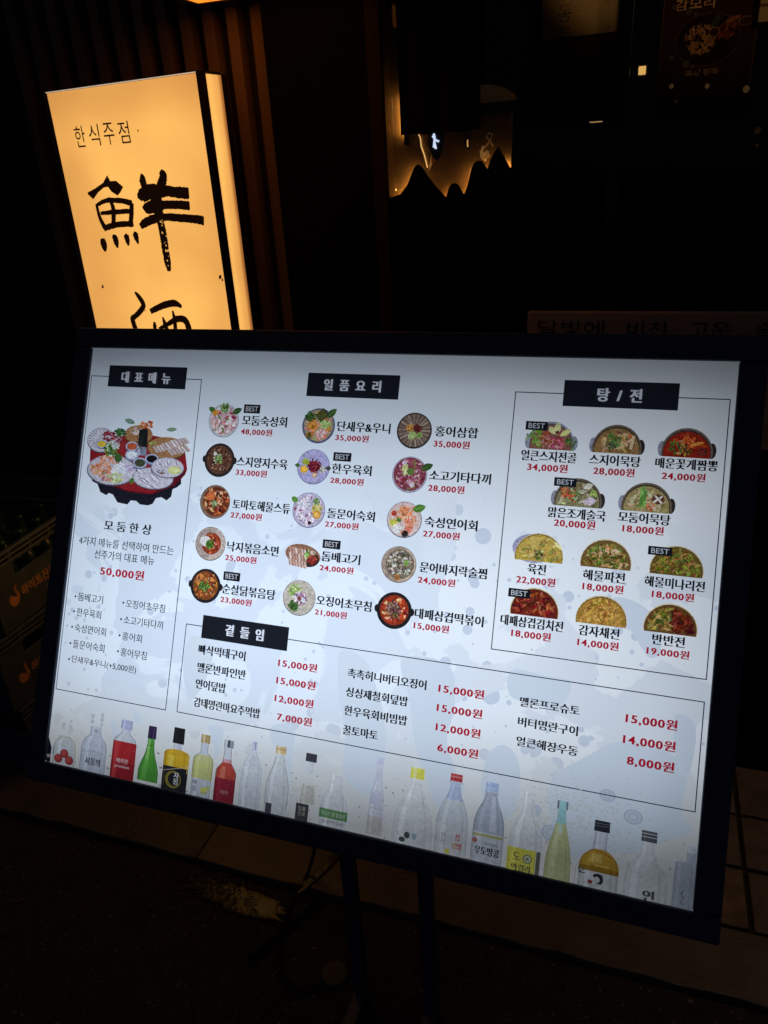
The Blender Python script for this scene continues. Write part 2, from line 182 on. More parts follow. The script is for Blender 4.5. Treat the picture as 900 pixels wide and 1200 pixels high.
def panel_mat():
    m = bpy.data.materials.new('backlit_menu_sheet'); m.use_nodes = True; nt = m.node_tree; p = nt.nodes['Principled BSDF']; N = nt.nodes; L = nt.links
    tc, u, v, bl = backlight(nt)
    def nz(scale, detail, dist=0, off=0):
        mp = N.new('ShaderNodeMapping'); mp.inputs['Location'].default_value = (off, off*.7, 0); L.new(tc.outputs['Object'], mp.inputs[0])
        n = N.new('ShaderNodeTexNoise'); n.inputs['Scale'].default_value = scale; n.inputs['Detail'].default_value = detail; n.inputs['Distortion'].default_value = dist; L.new(mp.outputs[0], n.inputs[0]); return n.outputs[0]
    # printed water splashes: pale tongues with small round bubbles
    reg = ramp(nt, mth(nt, 'ADD', v, mth(nt, 'MULTIPLY', mth(nt, 'SUBTRACT', nz(5, 2), .5), .5)), [(.28, 0), (.42, 1)])
    spl = ramp(nt, nz(5.2, 9, .9, 3.1), [(.49, 0), (.502, 1)])
    vo = N.new('ShaderNodeTexVoronoi'); vo.inputs['Scale'].default_value = 26; L.new(tc.outputs['Object'], vo.inputs['Vector'])
    sep = N.new('ShaderNodeSeparateColor'); L.new(vo.outputs['Color'], sep.inputs[0])
    rad = mth(nt, 'MULTIPLY', mth(nt, 'SUBTRACT', sep.outputs[0], .25), .52)
    bub = mth(nt, 'MULTIPLY', ramp(nt, mth(nt, 'SUBTRACT', rad, vo.outputs['Distance']), [(0, 0), (.02, 1)]), 1.0)
    vo2 = N.new('ShaderNodeTexVoronoi'); vo2.inputs['Scale'].default_value = 60; L.new(tc.outputs['Object'], vo2.inputs['Vector'])
    sep2 = N.new('ShaderNodeSeparateColor'); L.new(vo2.outputs['Color'], sep2.inputs[0])
    bub2 = ramp(nt, mth(nt, 'SUBTRACT', mth(nt, 'MULTIPLY', mth(nt, 'SUBTRACT', sep2.outputs[0], .4), .5), vo2.outputs['Distance']), [(0, 0), (.03, 1)])
    dark = mth(nt, 'SUBTRACT', 1.0, mth(nt, 'MULTIPLY', spl, mth(nt, 'SUBTRACT', 1.0, mth(nt, 'MAXIMUM', bub, bub2))))
    dark = mth(nt, 'MULTIPLY', dark, reg)
    dark2 = mth(nt, 'MULTIPLY', dark, mth(nt, 'ADD', .45, mth(nt, 'MULTIPLY', nz(3, 2, 0, 9), .5)))
    paper = mixc(nt, ramp(nt, u, [(.35, 0), (.95, 1)]), WHITE, (.73, .815, .92))
    c = mixc(nt, 1.0, paper, mixc(nt, dark2, (1, 1, 1), (.82, .84, .88)), 'MULTIPLY')
    c = mixc(nt, mth(nt, 'MULTIPLY', mth(nt, 'MULTIPLY', mth(nt, 'MAXIMUM', bub, bub2), spl), mth(nt, 'MULTIPLY', reg, .75)), c, (.46, .56, .74))
    # brown damp stains creeping up from the lower edge
    st = mth(nt, 'MULTIPLY', ramp(nt, nz(9, 8, .4, 5), [(.50, 0), (.72, 1)]), ramp(nt, v, [(.84, 0), (1.0, 1)]))
    c = mixc(nt, mth(nt, 'MULTIPLY', st, .55), c, (.34, .30, .24))
    c = mixc(nt, mth(nt, 'MULTIPLY', ramp(nt, mth(nt, 'ADD', v, mth(nt, 'MULTIPLY', u, .06)), [(.74, 0), (.97, 1)]), .8), c, (.60, .645, .665))
    sk = mth(nt, 'MULTIPLY', ramp(nt, nz(120, 3), [(.64, 0), (.70, 1)]), ramp(nt, mth(nt, 'ADD', v, mth(nt, 'MULTIPLY', nz(7, 3, 0, 2), .15)), [(.93, 0), (1.04, 1)]))
    c = mixc(nt, mth(nt, 'MULTIPLY', sk, .7), c, (.10, .08, .06))
    c = mixc(nt, mth(nt, 'MULTIPLY', ramp(nt, nz(2.5, 5, 0, 7), [(.4, 0), (.7, 1)]), .12), c, (.45, .55, .75))
    L.new(c, p.inputs['Emission Color']); L.new(mth(nt, 'MULTIPLY', bl, 1.19), p.inputs['Emission Strength'])
    p.inputs['Base Color'].default_value = (.2, .2, .2, 1); p.inputs['Roughness'].default_value = .35; p.inputs['Specular IOR Level'].default_value = .3
    return m
def photo_mat(name, amt, sc_):
    m = print_mat(); m.name = name; nt = m.node_tree; p = nt.nodes['Principled BSDF']; L0 = p.inputs['Emission Color'].links[0].from_socket
    tc = nt.nodes.new('ShaderNodeTexCoord'); f = 1.0
    n1 = nt.nodes.new('ShaderNodeTexNoise'); n1.inputs['Scale'].default_value = sc_; n1.inputs['Detail'].default_value = 4; nt.links.new(tc.outputs['Object'], n1.inputs[0])
    n2 = nt.nodes.new('ShaderNodeTexNoise'); n2.inputs['Scale'].default_value = sc_*.35; n2.inputs['Detail'].default_value = 2; nt.links.new(tc.outputs['Object'], n2.inputs[0])
    k = mth(nt, 'ADD', 1-amt*1.25, mth(nt, 'ADD', mth(nt, 'MULTIPLY', n1.outputs[0], amt*1.7), mth(nt, 'MULTIPLY', n2.outputs[0], amt*.8)))
    cc = nt.nodes.new('ShaderNodeCombineXYZ')
    for i in range(3): nt.links.new(k, cc.inputs[i])
    nt.links.new(mixc(nt, 1.0, L0, cc.outputs[0], 'MULTIPLY'), p.inputs['Emission Color']); return m
PRINT = print_mat(); PHOTO = photo_mat('backlit_photo_print', 1.1, 420); SOFT = photo_mat('backlit_bottle_print', .32, 160); SHEET = panel_mat()

# ------------------------------------------------------------------ flat printing on a plane (metres, local x right / y up, z out)
class Print:
    def __init__(s, z=.0006): s.m = MB(); s.z = z
    def poly(s, pts, col, dz=1e-5, srgb=True):
        s.z += dz; c = lin(col) if srgb else col
        n = len(pts); s.m.add([(x, y, s.z) for x, y in pts], [tuple(range(n))], c)
    def ell(s, x, y, rx, ry, col, n=28, a0=0, a1=360, rot=0, dz=1e-5):
        c_, s_ = math.cos(rot), math.sin(rot); P = []
        k = n if a1-a0 >= 360 else n+1
        for i in range(k):
            t = R(a0 + (a1-a0)*i/n); ex, ey = rx*math.cos(t), ry*math.sin(t); P.append((x+ex*c_-ey*s_, y+ex*s_+ey*c_))
        s.poly(P, col, dz)
    def rect(s, x0, y0, x1, y1, col): s.poly([(x0,y0),(x1,y0),(x1,y1),(x0,y1)], col)
    def blob(s, x, y, l, w, ang, col, rnd):
        n = rnd.choice((5,6,7)); P = []
        for i in range(n):
            t = 2*math.pi*i/n; k = rnd.uniform(.75, 1.15); ex, ey = l*math.cos(t)*k, w*math.sin(t)*k
            P.append((x+ex*math.cos(ang)-ey*math.sin(ang), y+ex*math.sin(ang)+ey*math.cos(ang)))
        s.poly(P, col)
    def leaf(s, x, y, ang, l, w, col):
        P = []; ca, sa = math.cos(ang), math.sin(ang)
        for i in range(13):
            t = i/12; P.append((t*l, w*math.sin(math.pi*t)**.8))
        for i in range(11, 0, -1):
            t = i/12; P.append((t*l, -w*math.sin(math.pi*t)**.8))
        s.poly([(x+a*ca-b*sa, y+a*sa+b*ca) for a, b in P], col)
        s.line([(x, y), (x+l*.9*ca, y+l*.9*sa)], w*.12, tuple(min(255, c+40) for c in col))
    def line(s, pts, w, col, closed=False, ww=None):
        n = len(pts)
        for i in range(n if closed else n-1):
            a = Vector(pts[i]); b = Vector(pts[(i+1)%n]); d = b-a
            if d.length < 1e-7: continue
            q = Vector((-d.y, d.x)).normalized()*w/2; e = d.normalized()*w*.35
            s.poly([a-q-e, b-q+e, b+q+e, a+q-e], col, 1e-6)
    def mesh(s, name): return s.m.mesh(name)
def uvx(u, v): return (u/1000-BW/2, BH/2-v/1000)

# ------------------------------------------------------------------ lettering
_tc = {}
_keep = bpy.data.curves.new('t', 'FONT'); _keep.body = '한A0'; _ko = bpy.data.objects.new('t', _keep); _ko.to_mesh()
def text_polys(s, off=0.0, res=3, sp=1.0):
    k = (s, off, res, sp)
    if k in _tc: return _tc[k]
    cu_ = _keep; cu_.body = s; cu_.size = 1; cu_.offset = off; cu_.resolution_u = res; cu_.fill_mode = 'FRONT'
    cu_.space_character = sp; o = e = _ko; me = e.to_mesh()
    vs = [(v.co.x, v.co.y) for v in me.vertices]; fs = [tuple(p.vertices) for p in me.polygons]
    e.to_mesh_clear()
    xs = [v[0] for v in vs]; ys = [v[1] for v in vs]; bb = (min(xs), min(ys), max(xs), max(ys))
    _tc[k] = (vs, fs, bb); return _tc[k]
def text_mesh(mb, s, x0, x1, yc, h, col, off, strike, z, res=3, fixh=None, sp=1.0):
    vs, fs, bb = text_polys(s, off, res, sp); sx = (x1-x0)/(bb[2]-bb[0]); ref = fixh or (bb[3]-bb[1]); sy = h/ref; ym = (bb[1]+bb[3])/2
    for k, dx in enumerate((-strike, 0, strike) if strike else (0,)):
        mb.add([(x0+(x-bb[0])*sx+dx*h, yc+(y-ym)*sy, z+k*2e-5) for x, y in vs], fs, col)

# ================================================================== THE SETTING
asph = mat('old_asphalt', (.050, .040, .036), .78, .3, .5, 26, bump=.9, bscale=260, detail=12)
def rough_sheet():
    m = MB(); nx, ny = 120, 60; x0, x1, y0, y1 = -3.2, 2.2, -.9, 1.150
    vs = []
    for j in range(ny+1):
        for i in range(nx+1):
            x = x0+(x1-x0)*i/nx; y = y0+(y1-y0)*j/ny
            vs.append((x, y, -.022 + .006*mnoise.noise((x*3, y*3, 0)) + .004*mnoise.noise((x*11, y*11, 4))))
    m.add(vs, [(j*(nx+1)+i, j*(nx+1)+i+1, (j+1)*(nx+1)+i+1, (j+1)*(nx+1)+i) for j in range(ny) for i in range(nx)])
    return m
tag(rough_sheet().build('road', asph, smooth=True, fix=False), kind='structure')
g = MB(); g.box((-60, -60, -.30), (60, 60, -.06)); tag(g.build('ground', mat('far_ground', (.04, .038, .036), .9, .2, .4, 3)), kind='structure')
# chips of gravel lying on the asphalt
rg = random.Random(5); m = MB()
for i in range(2600):
    x = rg.uniform(-1.9, .9); y = rg.uniform(.30, 1.14); s_ = rg.uniform(.0012, .0035)*(1.6 if rg.random() < .04 else 1); a = rg.uniform(0, 3.14)
    z = -.022 + .006*mnoise.noise((x*3, y*3, 0)) + .004*mnoise.noise((x*11, y*11, 4))
    T = Matrix.Translation((x, y, z)) @ Matrix.Rotation(a, 4, 'Z') @ Matrix.Rotation(rg.uniform(-.5, .5), 4, 'X')
    m.box((-s_, -s_*.7, -s_*.4), (s_, s_*.7, s_*.6), T, s_*.3)
tag(m.build('gravel', mat('gravel_chips', (.15, .13, .115), .6, .5, .5, 60), fix=False), kind='stuff')
# pavement: mortar bed, slabs as pieces, kerb stones
pave = MB(); pave.box((-3.2, 1.160, -.05), (2.2, 1.868, -.012)); pave = pave.build('pavement', mat('dirty_mortar', (.035, .028, .024), .9, .2, .5, 30)); tag(pave, kind='structure')
slab = [mat('paving_slab', (.20, .165, .135), .62, .4, .45, 14, bump=.35, bscale=90), mat('paving_slab_dark', (.17, .13, .10), .62, .4, .45, 11, bump=.35, bscale=110), mat('paving_slab_warm', (.23, .16, .11), .58, .4, .5, 17, bump=.4, bscale=80)]
rp = random.Random(3)
for (y0, y1) in ((1.329, 1.493), (1.503, 1.670), (1.680, 1.862)):
    x = .345 - .30*12
    while x < 2.1:
        m = MB(); dx = rp.uniform(-.0015, .0015); T = Matrix.Translation((x+.15, (y0+y1)/2, rp.uniform(-.0015, .0015))) @ Matrix.Rotation(rp.uniform(-.004, .004), 4, 'X') @ Matrix.Rotation(rp.uniform(-.004, .004), 4, 'Y')
        m.box((-.145+dx, -(y1-y0)/2+rp.uniform(0, .0015), -.03), (.145+dx, (y1-y0)/2, 0), T)
        m.build('tile', rp.choice(slab), pave, bevel=.003); x += .30
kerb = MB(); kerb.box((-3.2, 1.151, -.09), (2.2, 1.1585, -.03)); kerb = kerb.build('kerb', mat('kerb_bed', (.03, .025, .02), .9)); tag(kerb, kind='structure')
ks = mat('kerb_stone', (.135, .11, .092), .5, .45, .4, 9, bump=.2, bscale=110)
ks2 = mat('kerb_stone_dark', (.10, .086, .075), .5, .45, .5, 6, bump=.5, bscale=60)  # darker, blotchier stone for the left end of the kerb
for (x0, x1, mm) in ((-3.2, -2.42, ks2), (-2.41, -1.0012, ks2), (-.9988, .62, ks), (.63, 2.2, ks)):
    m = MB(); n = max(2, int((x1-x0)/.06)); vs = []; rr = random.Random(int(x0*100))
    for i in range(n+1):
        x = x0+(x1-x0)*i/n; j = rr.uniform(-.004, .0035) if 0 < i < n else 0
        vs += [(x, 1.156+j, -.08), (x, 1.156+j, -.003+j*.5), (x, 1.321, -.001), (x, 1.321, -.08)]
    m.add(vs, [(4*i+k, 4*i+4+k, 4*i+4+(k+1)%4, 4*i+(k+1)%4) for i in range(n) for k in range(4)] + [(0,1,2,3), (4*n+3,4*n+2,4*n+1,4*n)])
    m.build('kerb_stone', mm, kerb, bevel=.003)
# standing water along the kerb
def puddle(name, cx, cy, rx, ry, seed, rot, z):
    m = MB(); n = 48; P = []
    for i in range(n):
        t = 2*math.pi*i/n; k = 1+.55*mnoise.noise((math.cos(t)*1.6+seed, math.sin(t)*1.6, seed)) + .42*mnoise.noise((math.cos(t)*6+seed, math.sin(t)*6, seed))
        ex, ey = rx*k*math.cos(t), ry*k*math.sin(t); P.append((cx+ex*math.cos(rot)-ey*math.sin(rot), cy+ex*math.sin(rot)+ey*math.cos(rot)))
    rings = [1, .97, .9, .6, .3]; vs = [(cx+(x-cx)*k, cy+(y-cy)*k, z+(0, .0015, .002, .002, .002)[j]) for j, k in enumerate(rings) for x, y in P]
    fs = [(j*n+i, j*n+(i+1)%n, (j+1)*n+(i+1)%n, (j+1)*n+i) for j in range(4) for i in range(n)] + [tuple(4*n+i for i in range(n))]
    m.add(vs, fs); return m.build(name, wet, None, smooth=True, fix=False)
wet = mat('standing_water', (.03, .022, .018), .26, .32, bump=.30, bscale=22, noise=.3, scale=12)
tag(puddle('puddle', -.86, 1.095, .135, .038, 1.7, -.05, -.0215), kind='structure')
tag(puddle('puddle', -.655, 1.225, .012, .085, 4.2, -.42, -.0002), kind='structure')

# ================================================================== SHOPFRONT
shop = empty('shopfront', (-.2, 1.9, 0)); tag(shop, 'dark restaurant front with a large unlit window behind the menu board', 'building')
def part(mb, name, m_, parent, **k):
    o = mb.build(name, m_, None, **k); o.parent = parent; o.matrix_parent_inverse = Matrix.Translation(-Vector(parent.location)) if parent.rotation_euler.z == 0 else parent.matrix_basis.inverted(); return o
blk = mat('black_wall_paint', (.0035, .0033, .0036), .8, .05, .4, 30, bump=.1)
dkw = mat('dark_stained_wood', (.030, .020, .014), .55, .35, .5, 14, bump=.2, stretch=(1, 1, .1))
m = MB(); m.box((-.905, 1.872, -.06), (-.652, 1.99, 3.2)); part(m, 'pillar', blk, shop)
m = MB(); m.box((-.652, 1.876, -.06), (2.4, 1.99, .96)); part(m, 'lower_wall', blk, shop)
m = MB(); m.box((-.652, 1.876, 2.75), (2.4, 1.99, 3.2)); part(m, 'lintel', blk, shop)
m = MB(); m.box((-3.6, 1.965, -.06), (-.905, 2.1, 3.2)); part(m, 'wall', blk, shop)
m = MB(); m.box((-3.6, 3.6, -.06), (2.4, 3.7, 3.2)); m.box((-.66, 2.1, -.02), (2.4, 3.6, 0)); m.box((-.66, 1.99, 3.0), (2.4, 3.6, 3.1)); m.box((2.4, 1.87, -.06), (2.5, 3.7, 3.2)); m.box((-.76, 2.1, -.06), (-.66, 3.6, 3.2)); part(m, 'room', mat('room_wall', (.02, .015, .012), .9, .2, .3, 5), shop)
fr = mat('window_frame_black', (.012, .012, .013), .4, .4)
m = MB(); m.box((-.651, 1.868, .965), (-.617, 1.886, 2.748)); part(m, 'window_frame', mat('window_frame_brown', (.03, .018, .01), .8, .0), shop, bevel=.002)
for a, b in (((.66, 1.868, .965), (.70, 1.95, 2.748)), ((-.611, 1.868, .962), (.659, 1.945, .985))):
    m = MB(); m.box(a, b); part(m, 'window_frame', fr, shop, bevel=.002)
# mullion between the two panes
m = MB(); m.box((-.112, 1.905, .986), (-.079, 1.94, 2.748)); part(m, 'mullion', fr, shop, bevel=.002)
gl = bpy.data.materials.new('window_glass'); gl.use_nodes = True; nt = gl.node_tree; nt.nodes.remove(nt.nodes['Principled BSDF'])
tr = nt.nodes.new('ShaderNodeBsdfTransparent'); gs = nt.nodes.new('ShaderNodeBsdfGlossy'); gs.inputs['Roughness'].default_value = .02; mx = nt.nodes.new('ShaderNodeMixShader'); lw = nt.nodes.new('ShaderNodeFresnel'); lw.inputs[0].default_value = 1.45
tr.inputs[0].default_value = (.92, .93, .92, 1); gs.inputs[0].default_value = (.35, .33, .30, 1)
nt.links.new(lw.outputs[0], mx.inputs[0]); nt.links.new(tr.outputs[0], mx.inputs[1]); nt.links.new(gs.outputs[0], mx.inputs[2]); nt.links.new(mx.outputs[0], nt.nodes['Material Output'].inputs[0])
for a, b in ((-.611, -.113), (-.078, .659)):
    m = MB(); m.box((a, 1.918, .987), (b, 1.922, 2.747)); part(m, 'pane', gl, shop)

# slatted timber screen left of the pillar
scr = empty('slat_screen', (-1.35, 1.95, 0)); tag(scr, 'brown vertical timber slats fixed to the wall behind the orange sign', 'slat screen')
sw = mat('brown_timber', (.26, .165, .105), .6, .08, .45, 9, bump=.15, stretch=(1, 1, .06))
m = MB(); m.box((-1.76, 1.945, .02), (-.907, 1.962, 3.1)); part(m, 'backing_board', mat('backing_stain', (.022, .014, .010), .6, .3, .4, 9, stretch=(1,1,.1)), scr)
for k in range(12):
    x = -.999 - .0645*k + .0645
    m = MB(); m.box((x-.015, 1.905, .04), (x+.015, 1.944, 3.08)); part(m, 'slat', sw, scr, bevel=.0015)

# tan board below the window with the hand lettered line
lb = empty('slogan_board', (.35, 1.86, .97)); tag(lb, 'tan timber board under the window lettered 달빛에 비친 고운 술', 'sign')
m = MB(); m.box((-.27, 1.845, .965), (1.5, 1.866, 1.281)); part(m, 'board', mat('tan_timber', (.55, .40, .27), .6, .3, .4, 7, bump=.15, stretch=(.25, 1, 2)), lb, bevel=.002)
def wall_text(s, x0, x1, zc, h, y, name, m_, parent, off=0, depth=.0012):
    vs, fs, bb = text_polys(s, off, 3); sx = (x1-x0)/(bb[2]-bb[0]); sy = h/(bb[3]-bb[1]); mb = MB()
    mb.add([(x0+(x-bb[0])*sx, y, zc+(z-(bb[1]+bb[3])/2)*sy) for x, z in vs], fs); return part(mb, name, m_, parent, fix=False)
ink = mat('black_ink', (.008, .006, .005), .6, .2)
wall_text('달빛에', -.245, -.092, 1.2435, .036, 1.8438, 'lettering', ink, lb); wall_text('비친', -.040, .045, 1.2435, .036, 1.8438, 'lettering', ink, lb)
wall_text('고운', .095, .180, 1.2435, .036, 1.8438, 'lettering', ink, lb); wall_text('술', .228, .268, 1.2435, .036, 1.8438, 'lettering', ink, lb)

# mountain relief in the window with light strips behind its edge
mo = empty('mountain_relief', (-.35, 1.95, 1.0)); tag(mo, 'black mountain shaped cutout in the window with warm light behind its edges', 'decoration')
prof = [(-.72, 1.53)] + [tuple(p) for p in MOUNTAIN] + [(-.325, 1.605), (-.30, 1.625), (-.27, 1.618), (-.22, 1.59), (-.15, 1.60), (-.09, 1.575), (.02, 1.59), (.1, 1.56), (.25, 1.58), (.4, 1.55), (.64, 1.56)]
m = MB(); m.prism([(-.72, 1.0)] + prof + [(.64, 1.0)], 1.946, 1.954, lambda a, b, d: (a, d, b)); part(m, 'cutout', blk, mo)
m = MB(); m.box((-.70, 1.978, 1.0), (-.338, 1.988, 1.715)); m.box((-.70, 1.978, 1.7155), (-.572, 1.988, 2.6)); part(m, 'backing', mat('plaster_back', (.15, .095, .045), .8, .2, .3, 12), mo)
led = mat('warm_light_strip', (.8, .5, .2), .5, emit=(1, .50, .13), es=52.0)
for k, L_ in enumerate(LEDS[:5]):
    m = MB(); m.tube([(x+.003, 1.970, z-.0042) for x, z in L_], .0024, 6); part(m, 'light_strip', led, mo)
vs_ = empty('light_strip', (-.6, 1.94, 1.7)); tag(vs_, 'thin upright warm light strip glowing beside the left edge of the black banner', 'light')
m = MB(); m.tube([(-.6025, 1.970, 1.765), (-.6035, 1.970, 1.685)], .0026, 6); part(m, 'tube', led, vs_)
m = MB(); m.box((-.598, 1.962, 1.66), (-.587, 1.976, 1.80)); part(m, 'channel', fr, vs_)

orn = empty('ribbon_ornament', (-.545, 2.0, 1.6)); tag(orn, 'twisted golden ribbon hanging behind the window between the peaks', 'ornament')
gold = mat('gold_foil', (.85, .52, .20), .22, .8, metal=1, bump=.3, noise=.2, scale=40)
m = MB(); n = len(RIBBON); m.prism([tuple(p) for p in RIBBON], 1.962, 1.965, lambda a, b, d: (a, d + .004*math.sin((b-1.6)*90), b)); part(m, 'ribbon', mat('amber_ribbon', (.30, .17, .07), .3, .6), orn)
m = MB(); m.tube([(x+.003, 1.9565, z) for x, z in RIBBON[:6]], .0016, 5); part(m, 'edge_glint', mat('painted_glint', (.9, .5, .15), .3, emit=(1, .58, .2), es=.9), orn)  # emissive edge imitates bright highlights on the ribbon
o2 = empty('curled_ornament', (-.4, 2.0, 1.63)); tag(o2, 'curled gold ornament with painted glow right of the second peak', 'ornament')
m = MB(); m.tube([(x, 1.966+.004*math.sin(i), z) for i, (x, z) in enumerate(CURL)], .0042, 7); part(m, 'curl', mat('gold_painted_glow', (.3, .15, .05), .5, emit=(1, .48, .12), es=.16, noise=.5, scale=60), o2, smooth=True)  # emission stands in for warm light falling on the gold
m = MB(); m.tube([(x, 1.966, z) for x, z in CURL2], .0022, 6); part(m, 'tendril', mat('dull_gold', (.5, .3, .14), .35, .6, emit=(1, .6, .25), es=.02), o2, smooth=True)  # slight emission imitates light on the tendril
o3 = empty('neon_figure', (-.52, 2.02, 1.66)); tag(o3, 'small bluish white glowing figure on a dark oval in the window', 'light')
m = MB(); m.prism([tuple(p) for p in OVAL], 1.968, 1.974, lambda a, b, d: (a, d, b)); part(m, 'plaque', mat('navy_plaque', (.01, .012, .02), .3, .5), o3)
m = MB()
for L_ in NEON: m.tube([(x, 1.9645, z) for x, z in L_], .0026, 6)
part(m, 'neon_tube', mat('cold_neon', (.8, .85, 1), .4, emit=(.62, .72, 1), es=1.1), o3)

def bulb_thing(name, label, cat, x, z, y, w_, h_, col, es, group=None):
    o = empty(name, (x, y, z)); tag(o, label, cat, group)
    m = MB(); m.box((x-w_/2, y, z-h_/2), (x+w_/2, y+.012, z+h_/2)); part(m, 'diffuser', mat('warm_diffuser', (.9, .6, .3), .5, emit=col, es=es, noise=.45, scale=60), o, bevel=.002)
    m = MB(); m.box((x-w_/2-.004, y+.006, z-h_/2-.004), (x+w_/2+.004, y+.02, z+h_/2+.004)); part(m, 'housing', fr, o)
bulb_thing('wall_lamp', 'small square amber lamp glowing between the two window posters', 'lamp', LAMPS[0][0], LAMPS[0][1], 2.4, .0185, .020, (1, .58, .16), .75)
bulb_thing('step_light', 'low flat warm light under the lower edge of the dark poster', 'lamp', LAMPS[1][0], LAMPS[1][1]-.002, 1.935, .028, .007, (1, .55, .22), .45)
bulb_thing('marker_light', 'tiny upright amber light at the right edge of the dark poster', 'lamp', LAMPS[2][0]+.004, LAMPS[2][1], 2.0, .003, .026, (1, .50, .18), .35)
bulb_thing('marker_light', 'tiny upright amber light under the right half of the black banner', 'lamp', LAMPS[3][0], LAMPS[3][1], 1.962, .0022, .016, (1, .50, .15), .6)
for x_, y_, z_, lb_ in ((-.125, 2.07, 1.985, 'added unseen bulb behind the pale corner of the dark poster'), (.09, 2.29, 2.06, 'added unseen bulb above and behind the brown dish poster')):
    il = empty('added_lamp', (x_, y_, z_)); tag(il, lb_, 'lamp', 'added bulbs behind the window posters')  # bulb bodies added to go with the unseen poster lights
    m = MB(); m.lathe([(.004, 0), (.014, .006), (.016, .020), (.010, .037), (.004, .042)], 14, (x_, y_, z_)); part(m, 'bulb', mat('added_bulb', (.8, .6, .4), .4, emit=(1, .6, .25), es=1.2), il, smooth=True)
    m = MB(); m.tube([(x_, y_, z_+.045), (x_, y_, 2.99)], .002, 5); part(m, 'flex', fr, il)
fa = [mat('reflection_dot_dim', (.02, .01, .005), .9, .0, emit=(1, .52, .2), es=.007), mat('reflection_dot', (.02, .01, .005), .9, .0, emit=(1, .52, .2), es=.035)]  # emissive dots imitate soft reflections seen over the poster
fl = empty('reflection_dots', (.1, 2.15, 1.7)); tag(fl, 'dim amber dots standing in for light reflections over the dish poster', 'reflections')
for k, (x, z) in enumerate(DOTL):
    m = MB(); r_ = (.0045, .0065, .0038)[k % 3]
    m.lathe([(r_*.3, -r_), (r_*.85, -r_*.5), (r_, 0), (r_*.85, r_*.5), (r_*.3, r_)], 10, (x*.89, 1.878, 1.62+(z-1.62)*.875)); part(m, 'bulb', fa[1 if k in (6, 7, 9) else 0], fl, smooth=True)
m = MB(); m.tube([(x*.89, 1.8805, 1.62+(z-1.62)*.875) for x, z in DOTL], .0004, 4); part(m, 'dot_link', fr, fl)  # thin link joining the reflection dots

ps = empty('hanging_shade', (-.36, 2.3, 1.80)); tag(ps, 'dim brown bowl shaped lamp shade hanging between the black banner and the dark poster', 'bowl')
m = MB(); m.lathe([(.085, -.012), (.078, .0), (.05, .016), (.02, .024), (.006, .026)], 24, (-.465, 2.3, 1.775)); part(m, 'shade', mat('brown_shade_glow', (.02, .012, .006), .8, 0, emit=(1, .5, .2), es=.008), ps, smooth=True)  # faint emission stands in for warm light reflected by the shade
m = MB(); m.tube([(-.465, 2.3, 1.80), (-.465, 2.3, 2.98)], .002, 5); part(m, 'flex', fr, ps)
# hanging banner and window posters
b1 = empty('hanging_banner', (-.49, 1.9, 1.68)); tag(b1, 'plain black cloth banner hanging at the left of the window', 'banner')
cloth = mat('black_cloth', (.006, .006, .007), .95, .05, .3, 60)
m = MB(); vs = []; nx = 16
for i in range(nx+1):
    x = -.5845 + .190*i/nx; y = 1.893 + .003*math.sin(i*1.1)
    vs += [(x, y, 1.681 + .0012*math.sin(i*.9)), (x, y, 2.7), (x, y+.003, 2.7), (x, y+.003, 1.681 + .0012*math.sin(i*.9))]
m.add(vs, [(4*i+k, 4*i+4+k, 4*i+4+(k+1)%4, 4*i+(k+1)%4) for i in range(nx) for k in range(4)]); part(m, 'cloth', cloth, b1, smooth=False)
m = MB(); m.tube([(-.60, 1.895, 2.705), (-.38, 1.895, 2.705)], .008, 8); part(m, 'rod', fr, b1)
def sheet_mat(name, trans, colattr=True, col=(.5, .4, .28)):
    m_ = bpy.data.materials.new(name); m_.use_nodes = True; nt = m_.node_tree; nt.nodes.remove(nt.nodes['Principled BSDF'])
    d = nt.nodes.new('ShaderNodeBsdfDiffuse'); t = nt.nodes.new('ShaderNodeBsdfTranslucent'); mx = nt.nodes.new('ShaderNodeMixShader'); mx.inputs[0].default_value = trans
    if colattr:
        a = nt.nodes.new('ShaderNodeVertexColor'); a.layer_name = 'Col'; nt.links.new(a.outputs[0], d.inputs[0]); nt.links.new(a.outputs[0], t.inputs[0])
    else: d.inputs[0].default_value = (*col, 1); t.inputs[0].default_value = (*col, 1)
    nt.links.new(d.outputs[0], mx.inputs[1]); nt.links.new(t.outputs[0], mx.inputs[2]); nt.links.new(mx.outputs[0], nt.nodes['Material Output'].inputs[0]); return m_
PAPER = sheet_mat('poster_paper', .75)
def raster(P, x0, z0, x1, z1, c):
    nx, nz = int((x1-x0)/c), int((z1-z0)/c); grid = [[None]*nx for _ in range(nz)]
    V = P.m.v
    for f, col in zip(P.m.f, P.m.c):
        pts = [V[i][:2] for i in f]; xs = [p[0] for p in pts]; ys = [p[1] for p in pts]; n = len(pts)
        for j in range(max(0, int((min(ys)-z0)/c)), min(nz, int((max(ys)-z0)/c)+1)):
            y = z0+(j+.5)*c
            for i in range(max(0, int((min(xs)-x0)/c)), min(nx, int((max(xs)-x0)/c)+1)):
                x = x0+(i+.5)*c; ins = False
                for k in range(n):
                    a, b = pts[k], pts[k-1]
                    if (a[1] > y) != (b[1] > y) and x < (b[0]-a[0])*(y-a[1])/(b[1]-a[1])+a[0]: ins = not ins
                if ins: grid[j][i] = col
    m = MB()
    for j in range(nz):
        i = 0
        while i < nx:
            k = i
            while k+1 < nx and grid[j][k+1] == grid[j][i]: k += 1
            if grid[j][i] is not None: m.add([(x0+i*c, z0+j*c, 0), (x0+(k+1)*c, z0+j*c, 0), (x0+(k+1)*c, z0+(j+1)*c, 0), (x0+i*c, z0+(j+1)*c, 0)], [(0,1,2,3)], grid[j][i])
            i = k+1
    P.m = m
